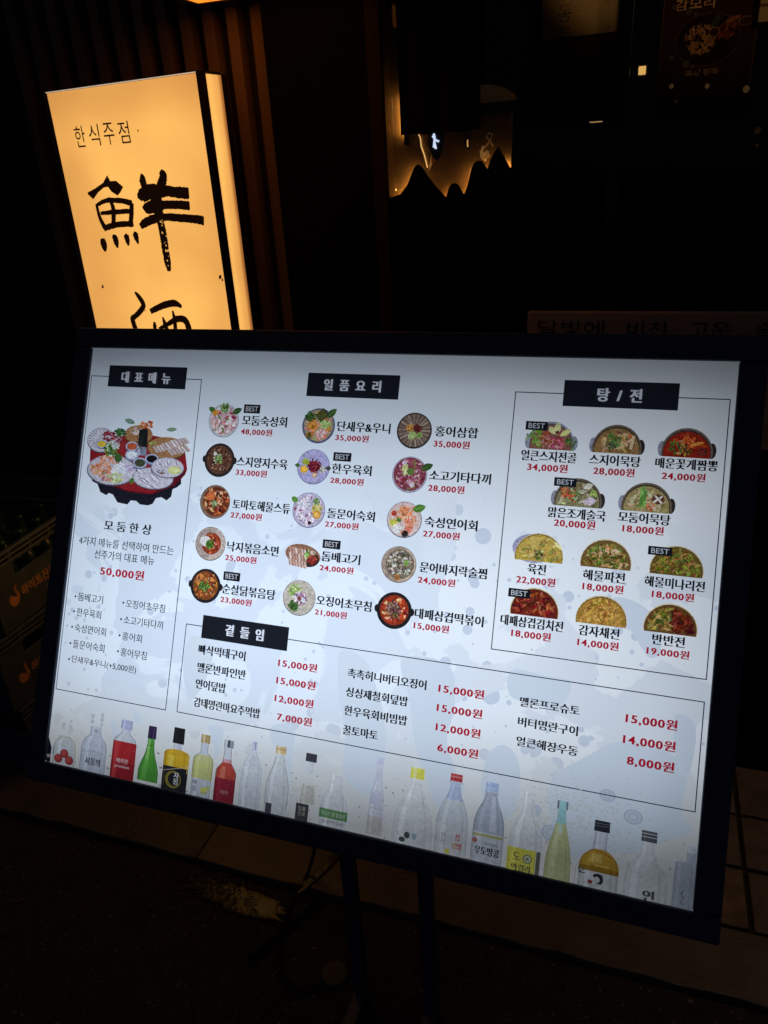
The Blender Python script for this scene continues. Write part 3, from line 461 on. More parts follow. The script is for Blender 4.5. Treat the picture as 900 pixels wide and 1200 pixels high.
def poster(name, label, x0, x1, z0, z1, y, draw):
    o = empty(name, ((x0+x1)/2, y, z0)); tag(o, label, 'poster')
    P = Print(0); draw(P); xs = [v[0] for v in P.m.v]; zs = [v[1] for v in P.m.v]; raster(P, min(xs), min(zs), max(xs), min(zs)+.36, .0014)
    me = P.m.mesh('sheet'); me.transform(Matrix(((1,0,0,0),(0,0,-1,y),(0,1,0,0),(0,0,0,1)))); q = link('sheet', me, PAPER, None); q.parent = o; q.matrix_parent_inverse = Matrix.Translation(-o.location)
    return o
def draw2(P):
    P.rect(-.290, 1.680, -.103, 2.30, (16, 13, 11)); P.rect(-.262, 1.842, -.1035, 2.30, (150, 125, 90)); P.rect(-.225, 1.805, -.1035, 1.838, (70, 35, 18))
    rr = random.Random(8)
    for s_, x, z in (('동', -.214, 1.885), ('동', -.214, 1.925), ('주', -.214, 1.845)):
        mb = P.m; P.z += 1e-4; text_mesh(mb, s_, x-.016, x+.014, z, .030, lin((92, 70, 45)), 0, .0, P.z)
    for k in range(60):
        P.blob(rr.uniform(-.25, -.12), rr.uniform(1.85, 2.2), rr.uniform(.003, .010), .002, rr.uniform(0, 3.1), rr.choice([(120, 98, 66), (165, 138, 100)]), rr)
poster('dark_poster', 'dark hanging poster whose pale upper right corner is lit from behind', 0, 0, 1.68, 2.3, 1.884, draw2)
def draw3(P):
    P.rect(-.020, 1.675, .158, 2.10, (58, 38, 24)); P.line([(-.019, 1.676), (.157, 1.676), (.157, 2.09), (-.019, 2.09)], .0012, (110, 75, 48), True)
    cx, cz = .068, 1.812
    P.ell(cx, cz, .060, .046, (112, 78, 48), 40); P.ell(cx, cz, .0588, .0448, (46, 30, 19), 40)
    rr = random.Random(4)
    for k in range(130):
        t = rr.uniform(0, 6.28); q = math.sqrt(rr.random()); x, z = cx-.012+.030*q*math.cos(t), cz+.002+.026*q*math.sin(t)
        P.blob(x, z, rr.uniform(.0035, .007), .0016, rr.uniform(0, 3.14), rr.choice([(190, 140, 90), (165, 118, 76), (205, 156, 104), (120, 84, 52)]), rr)
    for k in range(40): P.blob(cx+.036+rr.uniform(-.016, .016), cz+.014+rr.uniform(-.014, .014), rr.uniform(.003, .006), .0022, rr.uniform(0, 3.1), rr.choice([(130, 60, 38), (105, 46, 32), (150, 84, 50)]), rr)
    P.leaf(cx+.004, cz+.020, .9, .034, .006, (52, 62, 30)); P.leaf(cx+.030, cz+.026, .35, .030, .005, (150, 90, 48))
    for r_, c_ in ((.0105, (150, 110, 72)), (.0085, (60, 40, 26))): P.ell(cx+.012, cz+.012, r_, r_*.85, c_, 20)
    for r_, c_ in ((.014, (150, 110, 72)), (.012, (70, 44, 28))): P.ell(cx+.068, cz+.026, r_, r_*.6, c_, 20)
    mb = P.m
    P.z += 1e-4; text_mesh(mb, '감모리', .002, .075, 1.876, .020, lin((215, 170, 120)), .01, 0, P.z)
    P.z += 1e-4; text_mesh(mb, '·포장 판매·', .030, .098, 1.756, .011, lin((190, 148, 100)), 0, 0, P.z)
    P.z += 1e-4
    for k in range(2): P.line([(.02, 1.735-.014*k), (.12, 1.737-.014*k)], .0008, (92, 62, 40))
poster('dish_poster', 'brown dish poster reading 포장 판매 hanging at the right of the window', 0, 0, 1.675, 2.1, 1.886, draw3)
def draw4(P):
    P.rect(.142, 1.835, .26, 2.10, (190, 160, 118)); P.rect(.150, 1.86, .25, 1.866, (120, 92, 60))
q4_ = poster('paper_notice', 'pale paper notice at the top right corner behind the dish poster', 0, 0, 1.83, 2.1, 1.905, draw4)

# entrance downlight (outside the picture, it is what lights the paving on the right)
el = empty('entrance_lamp', LAMPPOS); tag(el, 'round entrance downlight under a dark shade right of the window', 'lamp')
m = MB(); m.lathe([(.10, -.03), (.105, -.03), (.07, .05), (.03, .09), (.01, .09)], 20, LAMPPOS); m.v = m.v; part(m, 'shade', fr, el)
m = MB(); m.tube([(LAMPPOS[0], LAMPPOS[1], 2.53), (LAMPPOS[0], LAMPPOS[1], 3.0), (LAMPPOS[0], 1.9, 3.0)], .012, 8); part(m, 'bracket', fr, el)

# ================================================================== ORANGE LIGHTBOX SIGN
a9 = R(-9)
sg = empty('lightbox_sign', (-.983, 1.70, .60)); sg.rotation_euler = (0, 0, a9); bpy.context.view_layer.update()
tag(sg, 'tall glowing orange lightbox sign with black brush characters 鮮酒', 'sign')
# local: x from -0.50 (left edge) to 0 (right corner), y 0 front .. 0.09 back, z up from 0
def orange(name, side=False):
    m_ = bpy.data.materials.new(name); m_.use_nodes = True; nt = m_.node_tree; p = nt.nodes['Principled BSDF']
    tc = nt.nodes.new('ShaderNodeTexCoord'); n = nt.nodes.new('ShaderNodeTexNoise'); n.inputs['Scale'].default_value = 3.2; n.inputs['Detail'].default_value = 2; nt.links.new(tc.outputs['Object'], n.inputs[0])
    sp = nt.nodes.new('ShaderNodeSeparateXYZ'); nt.links.new(tc.outputs['Object'], sp.inputs[0])
    if side:
        s_ = ramp(nt, mth(nt, 'DIVIDE', sp.outputs[1], .09), [(0, .80), (.3, 1.0), (.6, .85), (.8, .3)])
    else:
        s_ = mth(nt, 'MULTIPLY', ramp(nt, mth(nt, 'DIVIDE', sp.outputs[0], -.5), [(0, .84), (.3, 1.0), (.65, 1.0), (1, .80)]), ramp(nt, mth(nt, 'DIVIDE', sp.outputs[2], 1.24), [(0, .7), (.1, 1), (.9, 1), (1, .80)]))
    s_ = mth(nt, 'MULTIPLY', s_, mth(nt, 'ADD', .72, mth(nt, 'MULTIPLY', n.outputs[0], .56)))
    c = mixc(nt, s_, (.95, .28, .065), (1.0, .505, .12))
    nt.links.new(c, p.inputs['Emission Color']); nt.links.new(mth(nt, 'MULTIPLY', s_, .98), p.inputs['Emission Strength'])
    p.inputs['Base Color'].default_value = (.25, .18, .1, 1); p.inputs['Roughness'].default_value = .3; return m_
SH = 1.231
def spart(mb, name, m_, **k):
    o = mb.build(name, m_, sg, **k); return o
m = MB(); m.box((-.499, .004, .012), (-.014, .010, SH-.002)); spart(m, 'front_panel', orange('orange_face'))
m = MB(); m.box((-.006, .016, .012), (-.001, .072, SH-.004)); spart(m, 'side_panel', orange('orange_side', True))
trim = mat('black_aluminium', (.014, .010, .008), .45, .4)
m = MB(); m.box((-.0135, -.001, 0), (.0008, .0155, SH+.001)); spart(m, 'corner_trim', trim)
m = MB(); m.box((-.502, .012, .002), (-.0145, .088, .011)); m.box((-.502, .0105, .012), (-.4995, .088, SH)); m.box((-.499, .0885, .012), (-.002, .094, SH)); m.box((-.0058, .0725, .012), (-.0015, .0880, SH-.002)); spart(m, 'casing', trim)
m = MB(); m.box((-.5, .001, SH-.0012), (-.014, .0035, SH+.0006)); spart(m, 'top_edge', mat('lit_acrylic_edge', (.8, .7, .55), .3, emit=(1, .82, .62), es=.5))
m = MB(); m.box((-.499, .0106, SH), (-.0145, .088, SH+.004)); spart(m, 'top_cap', trim)
binK = mat('brush_ink', (.012, .006, .004), .5, .3, emit=(.5, .16, .05), es=.012)
def sgp(p): return (p[0]/1000, p[1]/1000-.60)
def stroke(pts, z0, seed, rough=.10):
    # one brush stroke: variable width band with a ragged edge
    P = [Vector(sgp(p)) for p in pts]; Wd = [p[2]/1000 for p in pts]; q = []; ws = []
    n = len(P); steps = 9
    for i in range(n-1):
        p0, p1, p2, p3 = P[max(i-1,0)], P[i], P[i+1], P[min(i+2,n-1)]
        for k in range(steps):
            t = k/steps; q.append(.5*((2*p1)+(-p0+p2)*t+(2*p0-5*p1+4*p2-p3)*t*t+(-p0+3*p1-3*p2+p3)*t**3)); ws.append((Wd[i]*(1-t)+Wd[i+1]*t)*(1.28 if seed < 24 or seed > 26 else 1.45))
    q.append(P[-1]); ws.append(Wd[-1]); Lf, Rt = [], []
    for i in range(len(q)):
        d = (q[min(i+1,len(q)-1)]-q[max(i-1,0)]); d = d.normalized() if d.length else Vector((1,0)); nn = Vector((-d.y, d.x))
        j1 = 1+rough*mnoise.noise((i*.9, seed, 0)); j2 = 1+rough*mnoise.noise((i*.9, seed, 7))
        Lf.append(q[i]+nn*ws[i]/2*j1); Rt.append(q[i]-nn*ws[i]/2*j2)
    m = MB(); vs = [(p.x, z0, p.y) for p in Lf]+[(p.x, z0, p.y) for p in Rt]; n = len(q)
    m.add(vs, [(i, i+1, n+i+1, n+i) for i in range(n-1)]); return m
for k, s_ in enumerate(STROKES):
    spart(stroke(s_, .0030-.00003*k, k*1.7, .16 if k in (15,) else .2), 'brush_stroke', binK, fix=False)
m = MB(); m.add([(sgp(p)[0], .0031, sgp(p)[1]) for p in HAT], [tuple(range(len(HAT)))]); spart(m, 'brush_stroke', binK, fix=False)
# flecks where the brush ran dry, and stray specks
m = MB(); rr = random.Random(9); flk = orange('orange_fleck')
a_, b_ = Vector(sgp(STROKES[15][3])), Vector(sgp(STROKES[15][7]))
for k in range(22):
    t = rr.random(); p = a_.lerp(b_, t) + Vector((.012+rr.uniform(-.012, .004), rr.uniform(-.003, .003))); s_ = rr.uniform(.0006, .0017)
    m.add([(p.x-s_, .0018-k*1e-5, p.y-s_*1.6), (p.x+s_, .0018-k*1e-5, p.y-s_), (p.x+s_*.6, .0018-k*1e-5, p.y+s_*1.5), (p.x-s_, .0018-k*1e-5, p.y+s_)], [(0,1,2,3)])
spart(m, 'dry_brush_fleck', flk, fix=False)
for x, z, s_ in ((-.028, 1.39, .005), (-.022, 1.383, .003), (-.44, 1.36, .0045), (-.075, 1.21, .0025), (-.215, 1.727, .0025), (-.30, 1.30, .002)):
    z -= .60; m = MB(); m.add([(x-s_, .002, z-s_), (x+s_*.6, .002, z-s_*.8), (x+s_, .002, z+s_*.9), (x-s_*.4, .002, z+s_)], [(0,1,2,3)]); spart(m, 'ink_speck', binK, fix=False)
x0, z0 = sgp(SIGNTXT[0]) if False else (-.4305, 1.7265-.60); x1 = -.2442; cw = .036; gap = (x1-x0-cw)/3
for k, ch in enumerate('한식주점'):
    vs, fs, bb = text_polys(ch, .0, 3); xa = x0+gap*k; s_ = cw/(bb[2]-bb[0]); sy = .048/(bb[3]-bb[1]); mb = MB()
    mb.add([(xa+(x-bb[0])*s_, .0025, z0+(z-(bb[1]+bb[3])/2)*sy) for x, z in vs], fs); spart(mb, 'lettering', binK, fix=False)
m = MB(); m.box((-.30, .096, .30), (-.22, .30, .36)); m.box((-.30, .096, .9), (-.22, .30, .96)); spart(m, 'wall_bracket', trim)

# ================================================================== HANGING LANTERN above
hl = empty('hanging_lantern', (-.9, 1.7, 1.98)); tag(hl, 'orange lit lantern box hanging above the sign at the top edge', 'lantern')
x0, x1, y0, y1, zb = -1.058, -.66, 1.35, 1.840, 1.98
m = MB(); m.box((x0+.0155, y0+.022, zb+.002), (x1-.006, y1-.0045, zb+.008)); part(m, 'glowing_base', mat('orange_lantern_paper', (.5, .2, .05), .6, emit=(1, .30, .025), es=1.15, noise=.2, scale=20), hl)
rimm = mat('lantern_wood', (.20, .09, .04), .5, .4, .4, 20)
for a, b in (((x0, y0, zb), (x0+.015, y1, zb+.025)), ((x1-.005, y0, zb), (x1, y1, zb+.025)), ((x0+.0155, y0, zb), (x1-.0055, y0+.021, zb+.025)), ((x0+.0155, y1-.004, zb), (x1-.0055, y1, zb+.025))):
    m = MB(); m.box(a, b); part(m, 'rim', rimm, hl, bevel=.002)
m = MB()
for a, b in (((x0+.002, y0+.002, zb+.0255), (x0+.01, y1-.002, zb+.30)), ((x1-.01, y0+.002, zb+.0255), (x1-.002, y1-.002, zb+.30)), ((x0+.0105, y0+.002, zb+.0255), (x1-.0105, y0+.01, zb+.30)), ((x0+.0105, y1-.01, zb+.0255), (x1-.0105, y1-.002, zb+.30)), ((x0, y0, zb+.301), (x1, y1, zb+.32))): m.box(a, b)
part(m, 'shade', rimm, hl)
m = MB(); m.tube([((x0+x1)/2, 1.6, zb+.32), ((x0+x1)/2, 1.6, 3.0), ((x0+x1)/2, 1.95, 3.0)], .008, 6); part(m, 'hanger', fr, hl)

# ================================================================== MENU BOARD
mbd = empty('menu_board', (-.459, 1.0, -.02)); tag(mbd, 'large tilted lightbox menu board with black frame, dishes, prices and drink bottles', 'menu board')
BM = Matrix.Translation((-.459, 1.06, .947)) @ Matrix.Rotation(R(90-28.07), 4, 'X')
INV = Matrix.Translation(-Vector(mbd.location))
def bpart(mb, name, m_, **k):
    o = mb.build(name, m_, None, **k); o.parent = mbd; o.matrix_parent_inverse = INV; o.matrix_world = BM; o.matrix_basis = BM; return o
frm = mat('black_powder_coat', (.055, .068, .11), .5, .35, .25, 60, bump=.05)
FW = .040
def bar(a, b): m = MB(); m.box(a, b); return m
X, Y = BW/2, BH/2
bpart(bar((-X-FW, Y, -.03), (X+FW, Y+FW, .007)), 'frame_rail', frm, bevel=.003)
bpart(bar((-X-FW, -Y-FW, -.03), (X+FW, -Y, .007)), 'frame_rail', frm, bevel=.003)
bpart(bar((-X-FW, -Y+.0005, -.03), (-X, Y-.0005, .0067)), 'frame_rail', frm, bevel=.003)
bpart(bar((X, -Y+.0005, -.03), (X+FW, Y-.0005, .0067)), 'frame_rail', frm, bevel=.003)
bpart(bar((-X-FW+.004, -Y-FW+.004, -.055), (X+FW-.004, Y+FW-.004, -.0305)), 'back_case', frm, bevel=.002)
sm = frm; scw = mat('screw_head', (.10, .10, .11), .35, .5, metal=.8)
for sx_ in (-1, 1):
    for sy_ in (-1, 1):
        m = MB(); cxx, cyy = sx_*(X+FW/2), sy_*(Y+FW/2); m.lathe([(.0042, 0), (.0042, .0006), (.003, .0012)], 12, (cxx, cyy, .007)); bpart(m, 'screw', scw)
pan = bpart(bar((-X-.004, -Y-.004, -.004), (X+.004, Y+.004, 0)), 'display_panel', SHEET)
def sub(me, name, m_=PRINT):
    o = bpy.data.objects.new(name, me); C.objects.link(o); o.parent = pan
    if not me.materials: me.materials.append(PHOTO if name in ('dish_picture', 'table_picture') else SOFT if name == 'bottle_picture' else m_)
    return o
# posts and feet (world axes)
for x in (-.462, -.305):
    m = MB(); m.box((x-.0135, .940, -.016), (x+.0135, .962, .640)); part(m, 'leg', frm, mbd, bevel=.002)
m = MB(); m.box((-.4845, .937, .625), (-.2825, .965, .651)); part(m, 'crossbar', frm, mbd, bevel=.002)
for x in (-.462, -.305):
    m = MB(); m.box((x-.0133, .70, -.017), (x+.0133, .9395, .004)); part(m, 'foot', frm, mbd, bevel=.002)

INK = (24, 26, 32); RED = (178, 22, 44)
# background silhouettes
for P_ in SILS:
    p = Print(.0001); k = len(P_); pts = []
    V_ = [Vector(uvx(*q)) for q in P_]
    for i in range(k):
        a, b, c, d = V_[(i-1)%k], V_[i], V_[(i+1)%k], V_[(i+2)%k]
        for j in range(5):
            t = j/5; pts.append(.5*((2*b)+(-a+c)*t+(2*a-5*b+4*c-d)*t*t+(-a+3*b-3*c+d)*t**3))
    pts = [q for q in pts]; p.m.add([(q.x, q.y, .0001) for q in pts], [tuple(range(len(pts)))], (.68, .74, .80)); sub(p.mesh('splash_print'), 'splash_print')
# box outlines
HD = [(45.5, 225.4), (940.7, 1117.9), (318.4, 495.8)]
for (u0, v0, u1, v1), (h0, h1) in zip(BOXES, HD):
    u1 = min(u1, 1192); p = Print(.0003)
    for seg in ([uvx(h0, v0), uvx(u0, v0), uvx(u0, v1), uvx(u1, v1), uvx(u1, v0), uvx(h1, v0)],): p.line(seg, .0016, (50, 56, 70))
    sub(p.mesh('outline'), 'outline')
for (u0, v0, u1, v1) in HEADS:
    p = Print(.0006); a = uvx(u0, v0); b = uvx(u1, v1); p.rect(a[0], b[1], b[0], a[1], (27, 30, 38)); sub(p.mesh('heading_plate'), 'heading_plate')
# written lines
for (s_, u0, u1, v, h, st) in TEXTS:
    mb = MB(); x0, y = uvx(u0, v); x1, _ = uvx(u1, v); z = .0030 if st == 'w' else .0032
    if st == 'w': text_mesh(mb, s_.replace(' ', '  '), x0, x1, y, h/1000, lin((225, 228, 235)), .010, .04, z)
    elif st == 'k': text_mesh(mb, s_, x0, x1, y, h/1000, lin(INK), 0, .044, z)
    elif st == 'r': text_mesh(mb, s_, x0, x1, y, h/1000, lin(RED), .012, .035, z, sp=1.14)
    else: text_mesh(mb, s_, x0, x1, y, h/1000, lin((45, 48, 58)), 0, .012, z)
    sub(mb.mesh('lettering'), 'price' if st == 'r' else 'lettering')
for (u, v) in DOTS:
    p = Print(.0012); x, y = uvx(u, v); p.ell(x, y, .0022, .0022, (35, 38, 45), 10); sub(p.mesh('bullet'), 'bullet')
for (u0, v0, u1, v1) in BESTS:
    p = Print(.0034); a = uvx(u0, v0); b = uvx(u1, v1); p.rect(a[0], b[1], b[0], a[1], (26, 27, 32)); w_ = b[0]-a[0]
    text_mesh(p.m, 'BEST', a[0]+w_*.13, b[0]-w_*.13, (a[1]+b[1])/2, (a[1]-b[1])*.60, lin((205, 208, 214)), 0, 0, p.z+.0002); sub(p.mesh('best_badge'), 'best_badge')

# ---- dish pictures
G1, G2, G3 = (70, 110, 45), (120, 160, 70), (170, 200, 110)
DI = [ # rim, inner, palette, blob size, count, accents
 dict(rim=(200, 200, 205), inn=(205, 170, 172), pal=[(235, 205, 205), (190, 90, 105), (240, 225, 222), (170, 60, 80), (225, 150, 140), (120, 140, 80), (250, 245, 245)], bl=.22, n=80, acc=[('leaf', .55, .45, .45, .7, .18, (50, 90, 40)), ('leaf', -.6, .5, 2.7, .55, .16, (60, 110, 45)), ('leaf', .05, .6, 1.3, .5, .15, (110, 140, 80)), ('c', -.62, .42, .2, (225, 150, 50)), ('c', .02, .62, .22, (215, 210, 200)), ('cl', 0, .75, .35, [G1, G2, (190, 200, 160)])]),
 dict(rim=(48, 42, 42), rw=.86, inn=(95, 62, 48), pal=[(120, 82, 60), (78, 48, 38), (150, 110, 82), (92, 60, 45), (60, 38, 32)], bl=.13, n=130, ears=True, acc=[('cl', -.05, .05, .34, [G1, G2, (205, 215, 190), G3]), ('c', -.3, .35, .12, (225, 220, 210))]),
 dict(rim=(128, 105, 88), rw=.90, inn=(110, 50, 32), off=.12, pal=[(170, 70, 38), (120, 45, 30), (200, 110, 60), (90, 38, 30), (222, 175, 130), (60, 35, 28)], bl=.17, n=110, acc=[('c', -.3, .3, .3, (205, 110, 60)), ('cl', .0, -.15, .25, [G1, G2, (230, 220, 200)])]),
 dict(rim=(168, 152, 142), rw=.66, inn=(140, 60, 38), off=.1, pal=[(185, 75, 42), (140, 48, 32), (210, 120, 70), (100, 40, 30)], bl=.14, n=90, acc=[('c', -.36, .12, .34, (222, 218, 212)), ('cl', .0, -.05, .34, [G1, G2, (60, 90, 40)])]),
 dict(rim=(38, 36, 38), rw=.86, inn=(130, 72, 35), pal=[(190, 110, 50), (150, 75, 38), (212, 140, 72), (95, 50, 30), (110, 60, 35)], bl=.20, n=90, ears=True, acc=[('cl', -.05, -.05, .45, [G1, G2, (70, 95, 45), (160, 60, 40)])]),
 dict(rim=(95, 100, 130), rw=.92, inn=(170, 150, 120), pal=[(225, 140, 60), (205, 120, 50), (240, 190, 180), (225, 150, 140), (150, 170, 90)], bl=.18, n=60, acc=[('cl', -.55, .45, .4, [G1, (50, 80, 40), (90, 110, 60)]), ('cl', -.35, .0, .38, [(230, 150, 60), (245, 175, 90), (210, 125, 45)]), ('cl', .2, -.55, .38, [(240, 200, 195), (225, 140, 130), (250, 225, 220)]), ('cl', .45, .1, .34, [(190, 215, 130), (165, 200, 110), (210, 225, 160)]), ('cl', -.5, -.6, .25, [(60, 90, 40), (200, 130, 50)]), ('leaf', .5, .45, .75, .8, .2, (70, 100, 50)), ('q', .22, .6, .42, (88, 92, 45))]),
 dict(rim=(165, 160, 200), rw=.97, inn=(178, 172, 212), pal=[(170, 165, 205), (190, 185, 220)], bl=.05, n=60, acc=[('cl', .05, .0, .5, [(125, 30, 48), (150, 45, 60), (100, 25, 40), (165, 70, 75)]), ('cl', -.5, .25, .25, [(190, 190, 70), (160, 180, 60)]), ('c', -.55, -.2, .24, (235, 170, 50)), ('c', -.53, -.18, .16, (248, 200, 85)), ('c', .15, -.5, .17, (205, 160, 110)), ('c', .15, -.5, .09, (235, 215, 190)), ('cl', .6, -.15, .25, [(225, 225, 215), (200, 200, 190), (120, 110, 80)]), ('leaf', -.8, .0, 3.1, .35, .12, G1), ('leaf', .8, -.05, 0, .35, .12, (60, 60, 50))]),
 dict(rim=(170, 165, 195), rw=.97, inn=(190, 182, 200), pal=[(228, 215, 225), (200, 180, 200), (150, 90, 120), (240, 232, 238)], bl=.16, n=40, arcs=True, acc=[('cl', .5, .1, .4, [(215, 190, 90), (230, 215, 150), (190, 180, 90)]), ('c', .55, -.25, .26, (215, 150, 60)), ('c', .55, -.25, .16, (240, 190, 100)), ('cl', .45, .5, .25, [G1, G2, (220, 225, 190)]), ('leaf', -.7, .4, 2.6, .5, .17, (95, 145, 60)), ('c', .15, -.75, .12, (70, 30, 50))]),
 dict(rim=None, inn=(110, 60, 45), oval=True, pal=[(190, 150, 130), (120, 80, 65), (222, 195, 178)], bl=.2, n=40, acc=[]),
 dict(rim=(178, 168, 155), rw=.98, inn=(190, 180, 166), pal=[(200, 192, 178), (185, 174, 160)], bl=.1, n=20, acc=[('cl', -.3, .3, .5, [(170, 195, 110), (140, 170, 90), (200, 210, 150)]), ('cl', -.3, -.5, .4, [(70, 100, 50), (95, 130, 60), (50, 80, 40)]), ('cl', .1, 0, .48, [(215, 200, 215), (130, 70, 110), (235, 228, 232), (165, 110, 140), (225, 215, 225)]), ('cl', .05, -.05, .16, [(150, 60, 60), (110, 90, 60)])]),
 dict(rim=(62, 55, 55), rw=.94, inn=(118, 98, 86), spokes=True, pal=[], bl=.1, n=0, acc=[('cl', -.25, .1, .26, [(215, 150, 70), (230, 170, 90)]), ('cl', .18, .1, .3, [(115, 45, 45), (140, 60, 55), (90, 35, 38)]), ('cl', -.1, -.3, .28, [(180, 205, 120), (150, 180, 80), (215, 220, 170)]), ('cl', .35, -.28, .18, [G2, G3])]),
 dict(rim=(185, 178, 195), rw=.95, inn=(130, 60, 75), pal=[(150, 60, 78), (185, 110, 125), (110, 40, 58), (215, 170, 180), (125, 120, 70), (165, 80, 95)], bl=.13, n=150, acc=[('c', -.35, .62, .14, (225, 205, 215)), ('c', .2, -.58, .15, (225, 205, 215)), ('leaf', -.45, .15, .9, .5, .16, (205, 205, 130)), ('leaf', -.3, -.1, 1.2, .5, .14, (225, 222, 160)), ('cl', .05, .15, .25, [G2, (90, 120, 60)]), ('leaf', .65, .3, .45, .75, .2, (58, 88, 40))]),
 dict(rim=(175, 170, 180), rw=.97, inn=(215, 190, 180), pal=[(235, 150, 110), (225, 125, 85)], bl=.15, n=20, acc=[('cl', -.05, .45, .42, [(240, 160, 110), (225, 130, 80), (245, 190, 150)]), ('cl', .4, -.05, .42, [(240, 155, 120), (225, 125, 95), (248, 195, 170)]), ('cl', .3, -.5, .3, [(235, 150, 120), (220, 120, 95)]), ('cl', -.6, -.25, .25, [(225, 215, 90), (200, 200, 80)]), ('cl', -.3, -.05, .18, [G1, G2]), ('c', -.35, -.55, .28, (228, 225, 220)), ('cl', .15, -.8, .24, [(35, 32, 34), (60, 55, 55)]), ('leaf', .45, .55, .35, .8, .22, (85, 130, 50)), ('cl', -.6, .3, .2, [(190, 60, 50), (215, 90, 70)])]),
 dict(rim=(165, 145, 128), rw=.84, inn=(120, 105, 88), off=.1, pal=[(150, 140, 125), (95, 85, 72), (190, 182, 165), (70, 65, 58), (130, 112, 88), (212, 205, 190)], bl=.13, n=130, acc=[('cl', .45, .1, .2, [G2, G3, (90, 120, 50)]), ('cl', .0, -.75, .2, [(180, 120, 70), (160, 105, 60)]), ('c', -.2, -.1, .1, (225, 215, 205))]),
 dict(rim=(36, 34, 36), rw=.84, inn=(150, 52, 30), ears=True, pal=[(185, 70, 35), (150, 45, 28), (222, 140, 85), (120, 35, 25), (235, 185, 140)], bl=.18, n=80, acc=[('cl', 0, .05, .55, [(120, 75, 70), (90, 60, 55), (165, 120, 110), (70, 45, 42), (110, 90, 60)])]),
]
DC = [(317, 133.3), (317, 208.8), (317, 288), (317, 367.5), (316, 447.2), (512, 133.5), (510.4, 208.6), (510, 287.5), (507.5, 370), (509, 446.6), (693, 133), (692.5, 210), (691, 289), (689, 367), (689, 446.8)]
def cluster(P, cx, cy, r, cols, rnd, n=34, bl=.24):
    n = int(n*1.7); c0 = cols[0]; P.ell(cx, cy, r*.72, r*.66, tuple(int(v*.72) for v in c0), 14)
    for k in range(n):
        t = rnd.uniform(0, 6.28); q = math.sqrt(rnd.random())*r*.85
        P.blob(cx+q*math.cos(t), cy+q*math.sin(t), r*rnd.uniform(.5, 1.3)*bl, r*bl*.42, rnd.uniform(0, 3.14), tuple(max(0, min(255, c+rnd.randint(-14, 12))) for c in rnd.choice(cols)), rnd)
